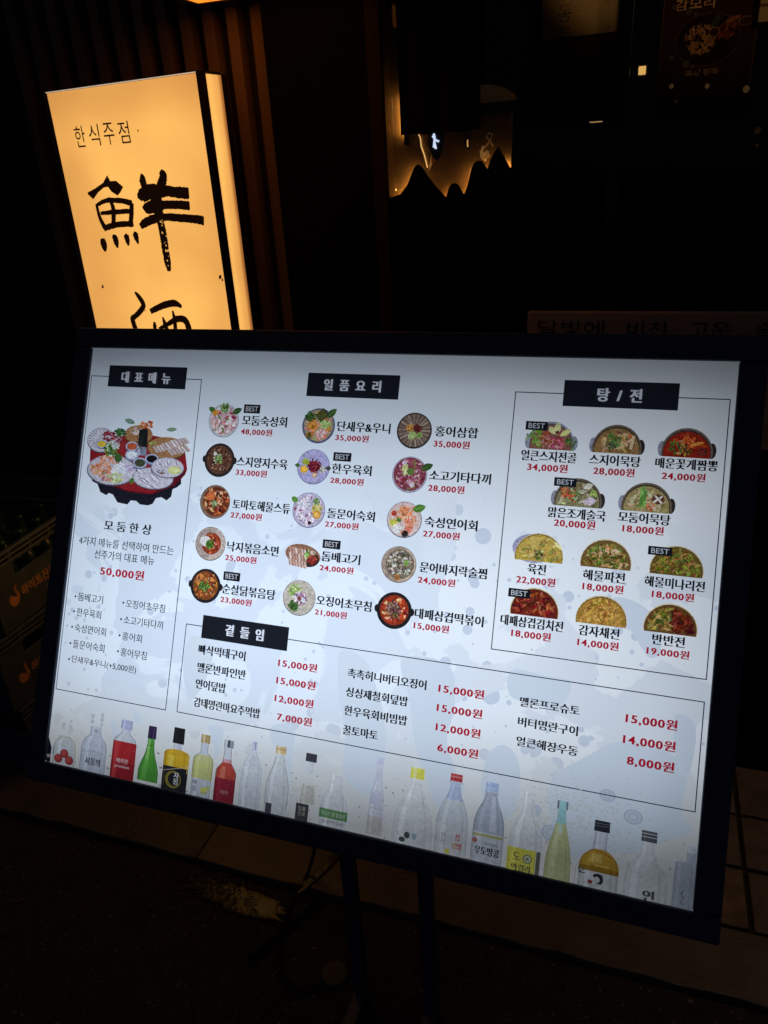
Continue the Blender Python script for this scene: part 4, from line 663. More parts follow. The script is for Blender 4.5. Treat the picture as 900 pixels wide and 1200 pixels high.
def dish(P, x, y, r, d, rnd):
    if d.get('ears'):
        for s_ in (-1, 1): P.ell(x+s_*r*1.02, y, r*.16, r*.22, d['rim'], 12)
    if d.get('oval'):
        P.ell(x, y, r*1.12, r*.62, (150, 105, 80), 30, rot=-.12); P.ell(x+.3*r, y-.15*r, r*.75, r*.5, (60, 42, 38), 30, rot=-.12)
        for k in range(6):
            for j in range(3):
                px, py = x-r*.95+k*r*.19+j*.04*r, y+r*(.42-.36*j)-k*.02*r
                P.poly([(px, py), (px+.17*r, py+.02*r), (px+.25*r, py-.34*r), (px+.07*r, py-.36*r)], rnd.choice([(215, 180, 165), (225, 200, 188), (190, 145, 128)]))
                P.line([(px+.02*r, py-.02*r), (px+.1*r, py-.33*r)], r*.035, (95, 65, 58))
        cluster(P, x+.35*r, y+.05*r, r*.3, [G2, G3, (225, 230, 190)], rnd); P.ell(x+.62*r, y+.2*r, r*.24, r*.2, (120, 90, 80)); P.ell(x+.62*r, y+.2*r, r*.18, r*.14, (205, 175, 155))
        cluster(P, x+.62*r, y-.22*r, r*.32, [(165, 55, 45), (140, 40, 38), (190, 90, 70)], rnd); return
    P.ell(x, y-.02*r, r*1.03, r*1.03, tuple(int(c*.72) for c in d['rim']), 40); P.ell(x, y, r, r, d['rim'], 40)
    rw = d.get('rw', .9); off = d.get('off', 0)*r
    if off:
        P.ell(x+off*.2, y, r*.97, r*.97, tuple(min(255, int(c*1.16)) for c in d['rim']), 36, a0=-95, a1=70)
    P.ell(x+off*.6, y, r*rw, r*rw, d['inn'], 36)
    if d.get('spokes'):
        for k in range(22):
            a = k*2*math.pi/22+rnd.uniform(-.06, .06); P.line([(x+.3*r*math.cos(a), y+.3*r*math.sin(a)), (x+.9*r*math.cos(a), y+.9*r*math.sin(a))], r*.10, rnd.choice([(150, 128, 112), (172, 150, 130), (135, 112, 98)]))
            P.line([(x+.34*r*math.cos(a+.1), y+.34*r*math.sin(a+.1)), (x+.9*r*math.cos(a+.1), y+.9*r*math.sin(a+.1))], r*.03, (75, 60, 55))
    if d.get('arcs'):
        for k in range(13):
            a = 1.9+k*.27; px, py = x+.62*r*math.cos(a), y+.62*r*math.sin(a)
            P.ell(px, py, r*.22, r*.13, (150, 110, 145), 12, rot=a); P.ell(px+.02*r, py+.02*r, r*.19, r*.10, (236, 226, 234), 12, rot=a)
        for k in range(9):
            a = 2.0+k*.4; px, py = x-.1*r+.26*r*math.cos(a), y+.26*r*math.sin(a)
            P.ell(px, py, r*.19, r*.12, (160, 120, 150), 12, rot=a); P.ell(px+.02*r, py+.02*r, r*.16, r*.09, (238, 230, 236), 12, rot=a)
    for k in range(d['n']):
        t = rnd.uniform(0, 6.28); q = math.sqrt(rnd.random())*r*(rw-.10); c = tuple(max(0, min(255, v+rnd.randint(-12, 12))) for v in rnd.choice(d['pal']))
        P.blob(x+off*.6+q*math.cos(t), y+q*math.sin(t), r*d['bl']*rnd.uniform(.6, 1.2), r*d['bl']*.5*rnd.uniform(.6, 1.1), rnd.uniform(0, 3.14), c, rnd)
    for k in range(int(d['n']*.12)):
        t = rnd.uniform(0, 6.28); q = math.sqrt(rnd.random())*r*(rw-.15); P.blob(x+q*math.cos(t), y+q*math.sin(t), r*.05, r*.025, rnd.uniform(0, 3.14), (228, 205, 180), rnd)
    for a in d['acc']:
        if a[0] == 'leaf': P.leaf(x+a[1]*r, y+a[2]*r, a[3], a[4]*r, a[5]*r, a[6])
        elif a[0] == 'c': P.ell(x+a[1]*r, y+a[2]*r, a[3]*r, a[3]*r*.92, a[4], 18)
        elif a[0] == 'q': s_ = a[3]*r; P.poly([(x+a[1]*r-s_, y+a[2]*r-.1*s_), (x+a[1]*r-.1*s_, y+a[2]*r-s_), (x+a[1]*r+s_, y+a[2]*r+.1*s_), (x+a[1]*r+.1*s_, y+a[2]*r+s_)], (40, 44, 28)); s_ *= .84; P.poly([(x+a[1]*r-s_, y+a[2]*r-.1*s_), (x+a[1]*r-.1*s_, y+a[2]*r-s_), (x+a[1]*r+s_, y+a[2]*r+.1*s_), (x+a[1]*r+.1*s_, y+a[2]*r+s_)], a[4])
        else: cluster(P, x+a[1]*r, y+a[2]*r, a[3]*r, a[4], rnd)
for k, (d, (u, v)) in enumerate(zip(DI, DC)):
    P = Print(.0006); x, y = uvx(u, v); dish(P, x, y, .0312 if k < 10 else .0308, d, random.Random(40+k)); sub(P.mesh('dish_picture'), 'dish_picture')

def half_dish(P, x, yb, rx, h, kind, rnd):
    # a round dish whose lower half is cut off by a straight line
    def cut(cx, cy, a, b, col, rot=0, n=30):
        pts = [(cx+a*math.cos(2*math.pi*i/n), cy+b*math.sin(2*math.pi*i/n)) for i in range(n)]
        out = []
        for i in range(n):
            p, q = pts[i], pts[(i+1)%n]
            if p[1] >= yb: out.append(p)
            if (p[1] >= yb) != (q[1] >= yb): t = (yb-p[1])/(q[1]-p[1]); out.append((p[0]+(q[0]-p[0])*t, yb))
        if len(out) > 2: P.poly(out, col)
    cy = yb + h*.16; ry = h*.84
    pot = kind['pot']
    if pot:
        for s_ in (-1, 1):
            cut(x+s_*rx*.92, yb+h*.26, rx*.16, h*.26, (150, 150, 165) if s_ < 0 or kind.get('lw') else (52, 46, 46))
        cut(x, cy, rx*.96, ry, pot); cut(x, cy-.01*h, rx*.90, ry*.93, tuple(int(c*.55) for c in pot)); cut(x, cy-.03*h, rx*.87, ry*.89, kind['inn'])
        Rr, Ry = rx*.82, ry*.84
    else:
        cut(x, cy, rx, ry, (215, 190, 140)); cut(x, cy-.01*h, rx*.97, ry*.965, (70, 52, 40)); cut(x, cy-.015*h, rx*.95, ry*.94, kind['inn']); Rr, Ry = rx*.92, ry*.92
    k = 0; n = kind['n']; g = 0
    while k < n and g < n*6:
        g += 1; t = rnd.uniform(0, 6.28); q = math.sqrt(rnd.random()); px, py = x+Rr*q*math.cos(t), cy+Ry*q*math.sin(t)
        l = kind['bl']*rx*rnd.uniform(.6, 1.15)
        if py-l*.75 < yb or (px-x)**2/(Rr-l*.8)**2+(py-cy)**2/(Ry-l*.8)**2 > 1.0: continue
        pal = kind['pal2'] if kind.get('pal2') and px > x+.02*rx else kind['pal']
        P.blob(px, py, l, l*kind.get('asp', .4), rnd.uniform(0, 3.14), tuple(max(0, min(255, c+rnd.randint(-14, 12))) for c in rnd.choice(pal)), rnd); k += 1
    for a in kind['acc']:
        if a[0] == 'c': P.ell(x+a[1]*rx, yb+a[2]*h, a[3]*rx, a[3]*rx*.85, a[4], 16)
        elif a[0] == 'leaf': P.leaf(x+a[1]*rx, yb+a[2]*h, a[3], a[4]*rx, a[5]*rx, a[6])
        elif a[0] == 'l': P.line([(x+a[1]*rx, yb+a[2]*h), (x+a[3]*rx, yb+a[4]*h)], a[5]*rx, a[6])
        else:
            for _ in range(34):
                t = rnd.uniform(0, 6.28); q = math.sqrt(rnd.random())*a[3]*rx*.85; px, py = x+a[1]*rx+q*math.cos(t), yb+a[2]*h+q*math.sin(t)
                l = a[3]*rx*.26*rnd.uniform(.6, 1.3)
                if py-l > yb: P.blob(px, py, l, l*.45, rnd.uniform(0, 3.14), tuple(max(0, min(255, c+rnd.randint(-14, 12))) for c in rnd.choice(a[4])), rnd)
POT = (118, 100, 82)
HDI = [
 dict(pot=(160, 160, 172), lw=1, inn=(140, 90, 80), pal=[(150, 80, 62), (205, 130, 120), (185, 105, 95), (120, 60, 50)], bl=.16, n=50, acc=[('cl', -.72, .48, .36, [(110, 160, 60), (150, 190, 80), (80, 130, 45)]), ('cl', -.5, .25, .25, [(95, 145, 55), (140, 185, 80)]), ('leaf', .15, .55, 2.3, .42, .12, (225, 220, 150)), ('leaf', .2, .55, 1.5, .5, .13, (228, 222, 150)), ('leaf', .35, .5, .6, .5, .12, (215, 210, 130)), ('c', .22, .62, .08, (110, 60, 60)), ('cl', .22, .24, .32, [(190, 60, 95), (215, 100, 125), (165, 40, 75), (230, 150, 160)]), ('cl', -.22, .24, .3, [(150, 75, 50), (215, 150, 130), (185, 110, 85)]), ('cl', .78, .25, .26, [(60, 95, 45), (90, 130, 60)])]),
 dict(pot=POT, inn=(150, 115, 70), pal=[(170, 132, 85), (200, 160, 110), (125, 92, 58), (222, 190, 150), (185, 130, 80)], bl=.19, asp=.35, n=75, acc=[('cl', -.12, .45, .36, [(85, 120, 55), (120, 155, 75), (60, 95, 42)]), ('cl', -.2, .25, .2, [(60, 50, 45), (90, 110, 60)]), ('c', .48, .62, .08, (215, 110, 70)), ('l', .55, .2, .62, .6, .12, (222, 190, 150))]),
 dict(pot=(120, 105, 95), inn=(150, 38, 22), pal=[(175, 45, 25), (140, 32, 20), (195, 62, 32)], bl=.18, n=40, acc=[('cl', .05, .55, .28, [(225, 105, 45), (205, 80, 35), (235, 130, 60)]), ('leaf', .1, .4, .3, .55, .07, (235, 150, 60)), ('cl', -.38, .35, .34, [(70, 90, 40), (45, 60, 30), (210, 150, 90), (100, 120, 50)]), ('cl', -.05, .22, .28, [(70, 90, 40), (210, 160, 70), (60, 40, 30)]), ('cl', .55, .2, .22, [(110, 40, 40), (60, 40, 35)])]),
 dict(pot=(110, 98, 82), inn=(140, 128, 92), pal=[(160, 150, 110), (120, 108, 78), (195, 186, 150), (90, 80, 60), (150, 160, 90)], bl=.17, n=75, acc=[('cl', -.5, .5, .25, [(205, 95, 55), (220, 130, 70), (160, 60, 40)]), ('cl', -.15, .35, .3, [(80, 115, 55), (130, 160, 80), (200, 70, 50)]), ('leaf', .2, .65, .5, .4, .12, (215, 210, 190)), ('leaf', .25, .18, .2, .5, .16, (215, 195, 205)), ('cl', .6, .5, .18, [(150, 185, 80), (190, 210, 110)])]),
 dict(pot=(112, 98, 80), inn=(165, 145, 95), pal=[(185, 165, 115), (222, 205, 170), (150, 128, 82), (205, 185, 140)], bl=.2, asp=.35, n=60, acc=[('leaf', -.2, .08, 1.5, 1.0, .10, (110, 160, 70)), ('leaf', -.05, .1, 1.8, .9, .12, (135, 180, 85)), ('leaf', -.3, .12, 1.2, .8, .09, (90, 140, 60)), ('c', .42, .46, .24, (105, 66, 50)), ('l', .28, .36, .56, .56, .07, (235, 225, 215)), ('l', .30, .57, .55, .35, .07, (235, 225, 215)), ('cl', .15, .2, .2, [(190, 90, 60), (215, 130, 90)])]),
 dict(pot=None, inn=(190, 160, 70), pal=[(198, 170, 80), (170, 140, 60), (215, 190, 110), (150, 150, 70)], bl=.2, n=60, acc=[('c', -.5, .4, .3, (205, 172, 90)), ('c', .1, .62, .3, (200, 168, 82)), ('c', .55, .35, .28, (198, 165, 80)), ('c', -.2, .68, .26, (208, 178, 95)), ('cl', -.5, .4, .2, [(150, 110, 60), (180, 150, 60), (120, 130, 60)]), ('cl', .1, .65, .2, [(150, 110, 60), (130, 140, 60)]), ('cl', .55, .35, .2, [(150, 120, 60), (130, 140, 60)]), ('cl', -.02, .25, .24, [(80, 110, 50), (60, 80, 45), (70, 40, 35)]), ('leaf', .55, .75, 5.6, .5, .07, (232, 225, 150))]),
 dict(pot=None, inn=(120, 92, 48), pal=[(150, 120, 62), (105, 118, 45), (75, 92, 35), (200, 150, 92), (222, 185, 140), (95, 68, 35), (130, 142, 60)], bl=.17, asp=.3, n=150, acc=[('c', .05, .7, .11, (205, 120, 60)), ('c', .05, .68, .06, (235, 190, 150))]),
 dict(pot=None, inn=(110, 88, 38), pal=[(130, 135, 45), (95, 105, 32), (155, 130, 55), (70, 78, 28), (175, 110, 60), (110, 60, 35), (150, 160, 62)], bl=.18, asp=.26, n=160, acc=[]),
 dict(pot=None, inn=(105, 35, 25), pal=[(135, 45, 30), (98, 30, 24), (160, 68, 42), (80, 28, 22), (185, 100, 62), (150, 35, 35)], bl=.17, n=150, acc=[]),
 dict(pot=None, inn=(175, 130, 55), pal=[(200, 152, 68), (165, 118, 48), (222, 178, 92), (145, 98, 38), (210, 160, 75)], bl=.14, asp=.3, n=170, acc=[]),
 dict(pot=None, inn=(105, 70, 35), pal=[(125, 125, 48), (95, 100, 35), (160, 132, 62), (75, 80, 30), (195, 160, 90)], pal2=[(120, 40, 26), (90, 28, 22), (150, 62, 40), (72, 26, 20)], bl=.17, asp=.35, n=160, acc=[]),
]
HC = [(928, 152.8), (1031.4, 152.8), (1136, 152.8), (978.5, 243), (1084, 242.5), (925, 337.5), (1030.5, 337.3), (1136, 337.3), (926, 427.2), (1031.3, 427.5), (1134.5, 427.5)]
for k, (d, (u, v)) in enumerate(zip(HDI, HC)):
    P = Print(.0006); x, y = uvx(u, v); half_dish(P, x, y, .0395, .0465, d, random.Random(90+k)); sub(P.mesh('dish_picture'), 'dish_picture')
sub((lambda P: (P.ell(uvx(915, 0)[0], uvx(0, 317)[1], .034, .024, (165, 160, 190), 24), P.mesh('dish_picture'))[1])(Print(.0003)), 'dish_picture')

# ---- the big table picture
P = Print(.0006); rnd = random.Random(21)
for nm, pts, col in HERO: P.poly([uvx(*q) for q in pts], col, srgb=False)
for kind, (cu_, cv_, rx, ry), sty in HEROE:
    x, y = uvx(cu_, cv_); rx /= 1000; ry /= 1000
    def E(fx, fy, a, b, col, n=26): P.ell(x+fx*rx, y+fy*ry, a*rx, b*ry, col, n)
    def CL(fx, fy, r, cols, n=36, bl=.24):
        for _ in range(n):
            t = rnd.uniform(0, 6.28); q = math.sqrt(rnd.random())*r*.85; P.blob(x+(fx+q*math.cos(t))*rx, y+(fy+q*math.sin(t))*ry, rx*r*bl*rnd.uniform(.5, 1.2), ry*r*bl*.6, rnd.uniform(-.5, .9), tuple(max(0, min(255, c+rnd.randint(-14, 12))) for c in rnd.choice(cols)), rnd)
    if kind in ('plate', 'plate2'): E(0, -.05, 1.02, 1.02, (70, 65, 80)); E(0, 0, 1, 1, (170, 168, 185)); E(0, 0, .95, .94, (205, 200, 210))
    if kind in ('board', 'boardsm'): E(0, -.18, 1.0, 1.0, (90, 60, 38)); E(0, 0, 1, 1, (165, 120, 78))
    if kind == 'cup': E(0, -.35, .95, .9, (105, 110, 140)); E(0, 0, 1, 1, (175, 182, 205)); E(0, 0, .78, .74, {'yolk': (225, 190, 60), 'orange': (190, 90, 55), 'white': (225, 228, 235), 'dark': (70, 75, 55), 'soy': (22, 22, 26)}[sty])
    if sty == 'salmon': CL(-.15, .52, .48, [(230, 160, 130), (215, 135, 100), (240, 190, 165)], 50); CL(-.4, .0, .5, [(225, 150, 110), (205, 125, 80), (235, 180, 140)], 60); CL(.35, .1, .42, [(225, 225, 230), (200, 205, 215), (240, 240, 242)], 50); CL(.75, .25, .3, [(185, 160, 200), (150, 120, 170), (215, 200, 225)], 30); CL(.2, -.5, .4, [(195, 205, 130), (150, 170, 95), (220, 225, 170)], 50); CL(-.1, -.65, .25, [(180, 60, 80), (205, 110, 120)], 30); CL(-.25, -.2, .14, [G1, (50, 70, 40)], 14)
    if sty == 'sash': CL(.55, .35, .5, [(135, 35, 50), (165, 55, 65), (105, 25, 40), (190, 100, 105)], 60); CL(.55, -.55, .4, [(140, 50, 70), (210, 200, 205), (110, 35, 55)], 40)
    if sty == 'sash':
        for k in range(8):
            a = 1.9+k*.26; P.line([(x+.35*rx*math.cos(a)-.1*rx, y+.35*ry*math.sin(a)), (x+.85*rx*math.cos(a)-.05*rx, y+.85*ry*math.sin(a))], .0035, (225, 222, 228)); P.line([(x+.35*rx*math.cos(a+.12)-.1*rx, y+.35*ry*math.sin(a+.12)), (x+.85*rx*math.cos(a+.12)-.05*rx, y+.85*ry*math.sin(a+.12))], .0014, (110, 110, 130))
    if sty == 'pork':
        for row, (ox, oy, n_) in enumerate(((-.78, -.05, 5), (-.35, .30, 5), (.1, .62, 5), (.0, -.2, 6))):
            for k in range(n_):
                px, py = x+(ox+k*.17)*rx, y+(oy+k*.09-.0)*ry
                P.poly([(px, py), (px+.13*rx, py+.14*ry), (px+.42*rx, py-.38*ry), (px+.27*rx, py-.52*ry)], rnd.choice([(212, 196, 192), (226, 212, 206), (195, 175, 170)])); P.line([(px+.02*rx, py), (px+.28*rx, py-.5*ry)], .0012, (120, 92, 88))
        CL(-.78, .35, .22, [G2, G3], 24)
    if sty == 'pork2': CL(-.15, .35, .5, [(226, 212, 206), (205, 185, 180)], 40); CL(.55, 1.05, .55, [(205, 110, 50), (185, 75, 40), (225, 145, 80)], 50); CL(-1.3, .1, .5, [(60, 105, 50), (90, 140, 70), (45, 80, 40)], 50, .3)
    if sty in ('squid', 'squid2'):
        for k in range(15 if sty == 'squid' else 8):
            if sty == 'squid': px, py, a = x+rnd.uniform(-.75, .35)*rx, y+rnd.uniform(-.75, .75)*ry, -.55
            else: px, py, a = x+(-.7+k*.18)*rx, y+(.35+.15*math.sin(k*2))*ry, -1.1
            P.blob(px, py, rx*.19, rx*.065, a, (140, 115, 150), rnd); P.blob(px+.0008, py+.0008, rx*.17, rx*.05, a, (228, 225, 232), rnd)
    if sty == 'squid2': E(.45, -.2, .4, .4, (205, 210, 130)); E(.45, -.15, .3, .28, (228, 230, 160)); CL(-.35, -.5, .28, [(70, 60, 50), (60, 90, 45), (110, 60, 60)], 30)
def hp(x, y): return uvx(HPA[0]+HPA[1]*x+HPA[2]*y, HPA[3]+HPA[4]*x+HPA[5]*y)
cy_ = lambda x, y: hp(x, y)
def CLh(x, y, r, cols, n=36):
    a = cy_(x, y)
    cluster(P, a[0], a[1], r*.00028, cols, rnd, n, .26)
CLh(280, 300, 62, [G1, G2, (60, 80, 40), (215, 220, 200)], 60); CLh(320, 265, 42, [(225, 232, 225), (200, 215, 200)], 30); CLh(340, 370, 40, [G1, (60, 90, 45)], 24); CLh(440, 535, 26, [G1, G2], 14); CLh(345, 235, 35, [(130, 40, 60), (200, 160, 175)], 20)
a = hp(505, 265); b = hp(563, 150)
P.poly([hp(482, 285), hp(555, 285), hp(550, 350), hp(488, 345)], (130, 135, 155)); P.poly([hp(482, 285), hp(505, 283), hp(508, 348), hp(488, 345)], (180, 185, 205)); P.poly([hp(500, 160), hp(560, 148), hp(566, 170), hp(558, 290), hp(492, 275)], (28, 34, 32))
for k in range(30): P.blob(hp(528, 0)[0]+rnd.uniform(-.007, .007), hp(0, rnd.uniform(165, 275))[1], .0022, .0008, rnd.uniform(0, 3), (52, 62, 52), rnd)
P.leaf(*hp(470, 110), 2.9, .026, .005, (120, 150, 130)); P.leaf(*hp(700, 160), .1, .024, .004, (120, 150, 120))
sub(P.mesh('table_picture'), 'table_picture')

# ---- bottle row along the lower edge
HAZE = {0: 0, 1: .5, 2: .4, 8: .65, 9: .6, 10: .5, 11: .8, 12: .6, 13: .85, 14: .5, 15: .35, 16: .8, 17: .4, 18: .25, 19: .88, 20: .55}
def bottle(idx, segs, marks=None):
    hz = HAZE.get(idx, .16)
    def hc(c):
        sat = (max(c)-min(c))/255; k = hz*(1-.55*min(1, sat*2)) if min(c) > 60 else hz*.35
        return tuple(int(a*(1-k)+b*k) for a, b in zip(c, (224, 224, 222)))
    u, v, sx, sy = BOTTLES[idx]; x, y = uvx(u, v); P = Print(.0005 + .00004*(idx % 3)); yb = -BH/2+.0003
    def seg(d0, h0, d1, h1, col, o0=0, o1=0):
        y0, y1 = y-d0*sy/1000, y-d1*sy/1000; xa, xb = x+o0*sx/1000, x+o1*sx/1000
        if y0 <= yb: return
        deep = h0 > 4.5 and h1 > 4.5
        if y1 < yb: t = (y0-yb)/(y0-y1); h1 = h0+(h1-h0)*t; xb = xa+(xb-xa)*t; y1 = yb
        a, b = h0*sx/1000, h1*sx/1000; xl0, xr0, xl1, xr1 = xa-a, xa+a, xb-b, xb+b
        R_ = BW/2-.0003
        xl0, xr0, xl1, xr1 = [max(-R_, min(R_, q)) for q in (xl0, xr0, xl1, xr1)]
        if xr0-xl0 < 1e-6 and xr1-xl1 < 1e-6: return
        col = hc(col)
        if deep:
            P.poly([(xl1, y1), (xr1, y1), (xr0, y0), (xl0, y0)], tuple(int(c*(.86+.11*min(1, hz*1.7))) for c in col))
            L_ = lambda p, q, t: p+(q-p)*t
            P.poly([(L_(xl1, xr1, .07), y1), (L_(xl1, xr1, .93), y1), (L_(xl0, xr0, .93), y0), (L_(xl0, xr0, .07), y0)], col)
            P.poly([(L_(xl1, xr1, .16), y1), (L_(xl1, xr1, .30), y1), (L_(xl0, xr0, .30), y0), (L_(xl0, xr0, .16), y0)], tuple(min(255, int(c*1.06+5)) for c in col))
            P.poly([(L_(xl1, xr1, .78), y1), (L_(xl1, xr1, .86), y1), (L_(xl0, xr0, .86), y0), (L_(xl0, xr0, .78), y0)], tuple(int(c*.94) for c in col))
        else: P.poly([(xl1, y1), (xr1, y1), (xr0, y0), (xl0, y0)], col)
    def ln(pts, w_, col):
        q = [(x+a*sx/1000, y-b*sy/1000) for a, b in pts]
        for i in range(len(q)-1):
            if q[i][1] > yb and q[i+1][1] > yb: P.line(q[i:i+2], w_*sx/1000*.8, hc(col))
    def ell(a, b, rx, ry, col):
        if y-(b+ry)*sy/1000 > yb: P.ell(x+a*sx/1000, y-b*sy/1000, rx*sx/1000, ry*sy/1000, hc(col), 18)
    def txt(s_, a0, a1, b, h, col, strike=.03):
        if y-(b+h/2)*sy/1000 > yb-.002: P.z += 1e-4; text_mesh(P.m, s_, x+a0*sx/1000, x+a1*sx/1000, y-b*sy/1000, h*sy/1000, lin(hc(col)), .0, strike, P.z)
    for s_ in segs: seg(*s_)
    if marks: marks(ln, ell, txt, seg)
    sub(P.mesh('bottle_picture'), 'bottle_picture')
def shade(body, a=.82): return tuple(int(c*a) for c in body)
def scrib(ln, x0, y0, x1, y1, n, w_, col, seed):
    r_ = random.Random(seed)
    for k in range(n):
        a, b = r_.uniform(x0, x1), r_.uniform(y0, y1); d = r_.choice(((1.6, .2), (.2, 2.0), (1.2, 1.2), (-1.1, 1.3))); ln([(a, b), (a+d[0]*r_.uniform(.5, 1), b+d[1]*r_.uniform(.5, 1))], w_, col)
def curve_body(segs_pts, col, edge=None, ew=.5, steps=6):
    # smooth silhouette from (d, h) points -> stacked trapezoids
    out = []
    n = len(segs_pts)
    for i in range(n-1):
        (d0, h0), (d1, h1) = segs_pts[i], segs_pts[i+1]; hp_ = segs_pts[max(i-1, 0)][1]; hn = segs_pts[min(i+2, n-1)][1]
        for k in range(steps):
            f = lambda t: .5*((2*h0)+(-hp_+h1)*t+(2*hp_-5*h0+4*h1-hn)*t*t+(-hp_+3*h0-3*h1+hn)*t**3)
            out.append((d0+(d1-d0)*k/steps, f(k/steps), d0+(d1-d0)*(k+1)/steps, f((k+1)/steps), col))
    return out
def outline(ln, pts, w_, col, steps=6):
    for s_ in (-1, 1):
        q = []
        for (d0, h0, d1, h1, c) in curve_body(pts, col, steps=steps): q.append((s_*h0, d0))
        q.append((s_*pts[-1][1], pts[-1][0])); ln(q, w_, col)
def dirt(ln, x0, y0, x1, y1, n, seed, col=(96, 84, 72)):
    r_ = random.Random(seed)
    for k in range(n):
        a, b = r_.uniform(x0, x1), r_.uniform(y0, y1); ln([(a, b), (a+r_.uniform(-.9, .9), b+r_.uniform(-.3, .9))], r_.uniform(.3, .8), col)
PW = (205, 212, 225); PD = (168, 176, 196)
bottle(0, [(0, .5, 5, 4, (18, 20, 30)), (5, 4, 12, 6.5, (18, 20, 30)), (12, 6.5, 31, 6.5, (18, 20, 30))], lambda ln, ell, txt, seg: seg(20, 3, 24, 3, (150, 140, 140), 3.5, 3.5))
def b1(ln, ell, txt, seg):
    pts = [(22, 4), (26, 9), (32, 12.5), (42, 13), (56, 13)]; outline(ln, pts, .9, (150, 152, 110)); ln([(-13.2, 36), (-13.6, 46)], .9, (40, 45, 60))
    for a, b, s_ in ((0, 43, 5), (-6.5, 50, 5), (6.5, 50, 5)): ell(a, b, s_, s_*1.05, (150, 28, 30)); ell(a-.6, b-.8, s_*.6, s_*.6, (190, 52, 45))
    for s_, a, b in (('주', 4, 3), ('맑', 4, 9), ('은', 4, 15), ('술', -4, 7), ('이', -4, 12)): txt(s_, a-2, a+2, b+1, 5, (92, 98, 115), 0)
    ln([(-6, 24), (5, 22.5), (9, 26)], .8, (170, 168, 95)); ln([(12.5, 32), (12.6, 42)], 1.2, (190, 185, 90))
bottle(1, curve_body([(22, 4), (26, 9), (32, 12.5), (42, 13), (56, 13)], (190, 196, 200)), b1)
def b2(ln, ell, txt, seg):
    pts = [(18, 6), (29, 6.5), (33, 11.5), (40, 14.5), (52, 15), (80, 15)]; outline(ln, pts, .9, (130, 134, 165)); ln([(-6.5, 29), (6.5, 29)], .6, (150, 155, 180)); ln([(-9, 50), (-4, 47.5), (4, 47.5), (9, 50)], .6, (125, 130, 150))
    txt('서울의', -9, 8.5, 60, 9, (28, 30, 42), .04); txt('밤', -3, 4, 70, 8, (28, 30, 42), .04)
    for s_, a, b in (('증', 6, 2), ('류', 6, 8), ('주', 6, 14), ('밤', -5, 5), ('술', -5, 11), ('매', 0, 22)): txt(s_, a-2, a+2, b+1, 5, (70, 76, 98), 0)
bottle(2, curve_body([(18, 6), (29, 6.5), (33, 11.5), (40, 14.5), (52, 15), (80, 15)], (186, 193, 210)), b2)
def b3(ln, ell, txt, seg):
    ln([(-6.4, .6), (-6.4, 11)], .5, (110, 115, 150)); ln([(6.4, .6), (6.4, 11)], .5, (110, 115, 150)); outline(ln, [(14, 5), (18, 7), (22, 11.5), (27, 13.6)], .7, (140, 140, 155))
    txt('매취한', -8, 6, 49, 5.5, (222, 190, 190), .03); txt('premium', -9, 8, 56, 4.4, (222, 190, 190), .03)
bottle(3, [(0, 6.5, 11, 6.5, (176, 182, 214)), (11, 5, 17, 5, (198, 204, 218))]+curve_body([(17, 5.5), (21, 11), (26, 13.6), (27, 13.6)], (205, 205, 214))+[(26, 13.8, 50, 14.2, (176, 36, 40)), (50, 14.2, 85, 14, (150, 28, 34)), (26, 2.2, 85, 2, (192, 56, 56), -9.5, -10)], b3)
bottle(4, [(0, 4.7, 15, 5, (42, 28, 62))]+curve_body([(15, 3.6), (25, 4.2), (35, 6.2), (45, 9.5), (54, 11.6), (66, 11.6)], (74, 150, 50))+[(16, 1, 40, 2, (130, 195, 95), -1.5, -3), (40, 2, 64, 3, (96, 175, 66), -3, -5)], lambda ln, ell, txt, seg: (outline(ln, [(15, 3.6), (25, 4.2), (35, 6.2), (45, 9.5), (54, 11.6), (66, 11.6)], .7, (38, 88, 30)), ln([(-4, 23), (4, 23)], .6, (30, 70, 25)), ln([(2, 2), (2, 14)], .9, (80, 62, 105))))
def b5(ln, ell, txt, seg):
    ell(-1.5, 62, 9.5, 10.5, (128, 118, 42)); ell(-.5, 61.5, 7.2, 8, (26, 28, 32)); txt('자', -1, 5, 56.5, 7, (210, 210, 205), .05); txt('몽', -1, 5, 64, 7, (210, 210, 205), .05)
    ln([(-12.5, 29), (-12.5, 70)], .6, (110, 84, 14)); ln([(14, 30), (14, 52)], .8, (235, 205, 90)); ln([(-14, 53), (15, 44)], .6, (200, 190, 160))
bottle(5, [(0, 6.4, 19, 6.8, (22, 24, 28)), (19, 4.8, 26, 4.8, (196, 202, 212))]+curve_body([(26, 5), (28, 12), (31, 15), (34, 15.2)], (205, 160, 30))+[(34, 15.2, 54, 15, (212, 168, 34)), (34, 3, 52, 3, (232, 200, 74), -6, -6), (47, 15, 56, 15, (26, 28, 34)), (56, 15, 90, 14.6, (24, 26, 30))], b5)
bottle(6, [(0, 5.2, 10, 5.4, (168, 142, 88)), (0, 1.4, 10, 1.4, (205, 186, 136), -2, -2), (10, 4, 27, 4.4, (198, 206, 220))]+curve_body([(24, 4.6), (26.5, 9.5), (30, 11.6), (34, 11.8)], (196, 196, 130))+[(32, 11.8, 53, 11.8, (198, 198, 120)), (53, 11.8, 90, 11.5, (196, 200, 208))], lambda ln, ell, txt, seg: (outline(ln, [(10, 4), (22, 4.4), (26, 9.5), (30, 11.7), (52, 11.8)], .7, (120, 112, 66)), txt('매', -10, -5, 58, 6, (80, 84, 96), .02), txt('실', -10, -5, 65, 6, (80, 84, 96), .02), ell(4, 66, 4, 4, (205, 200, 96)), ell(8.5, 62, 2.6, 2.6, (190, 195, 110)), scrib(ln, -3, 60, 9, 76, 14, .5, (130, 128, 110), 3)))
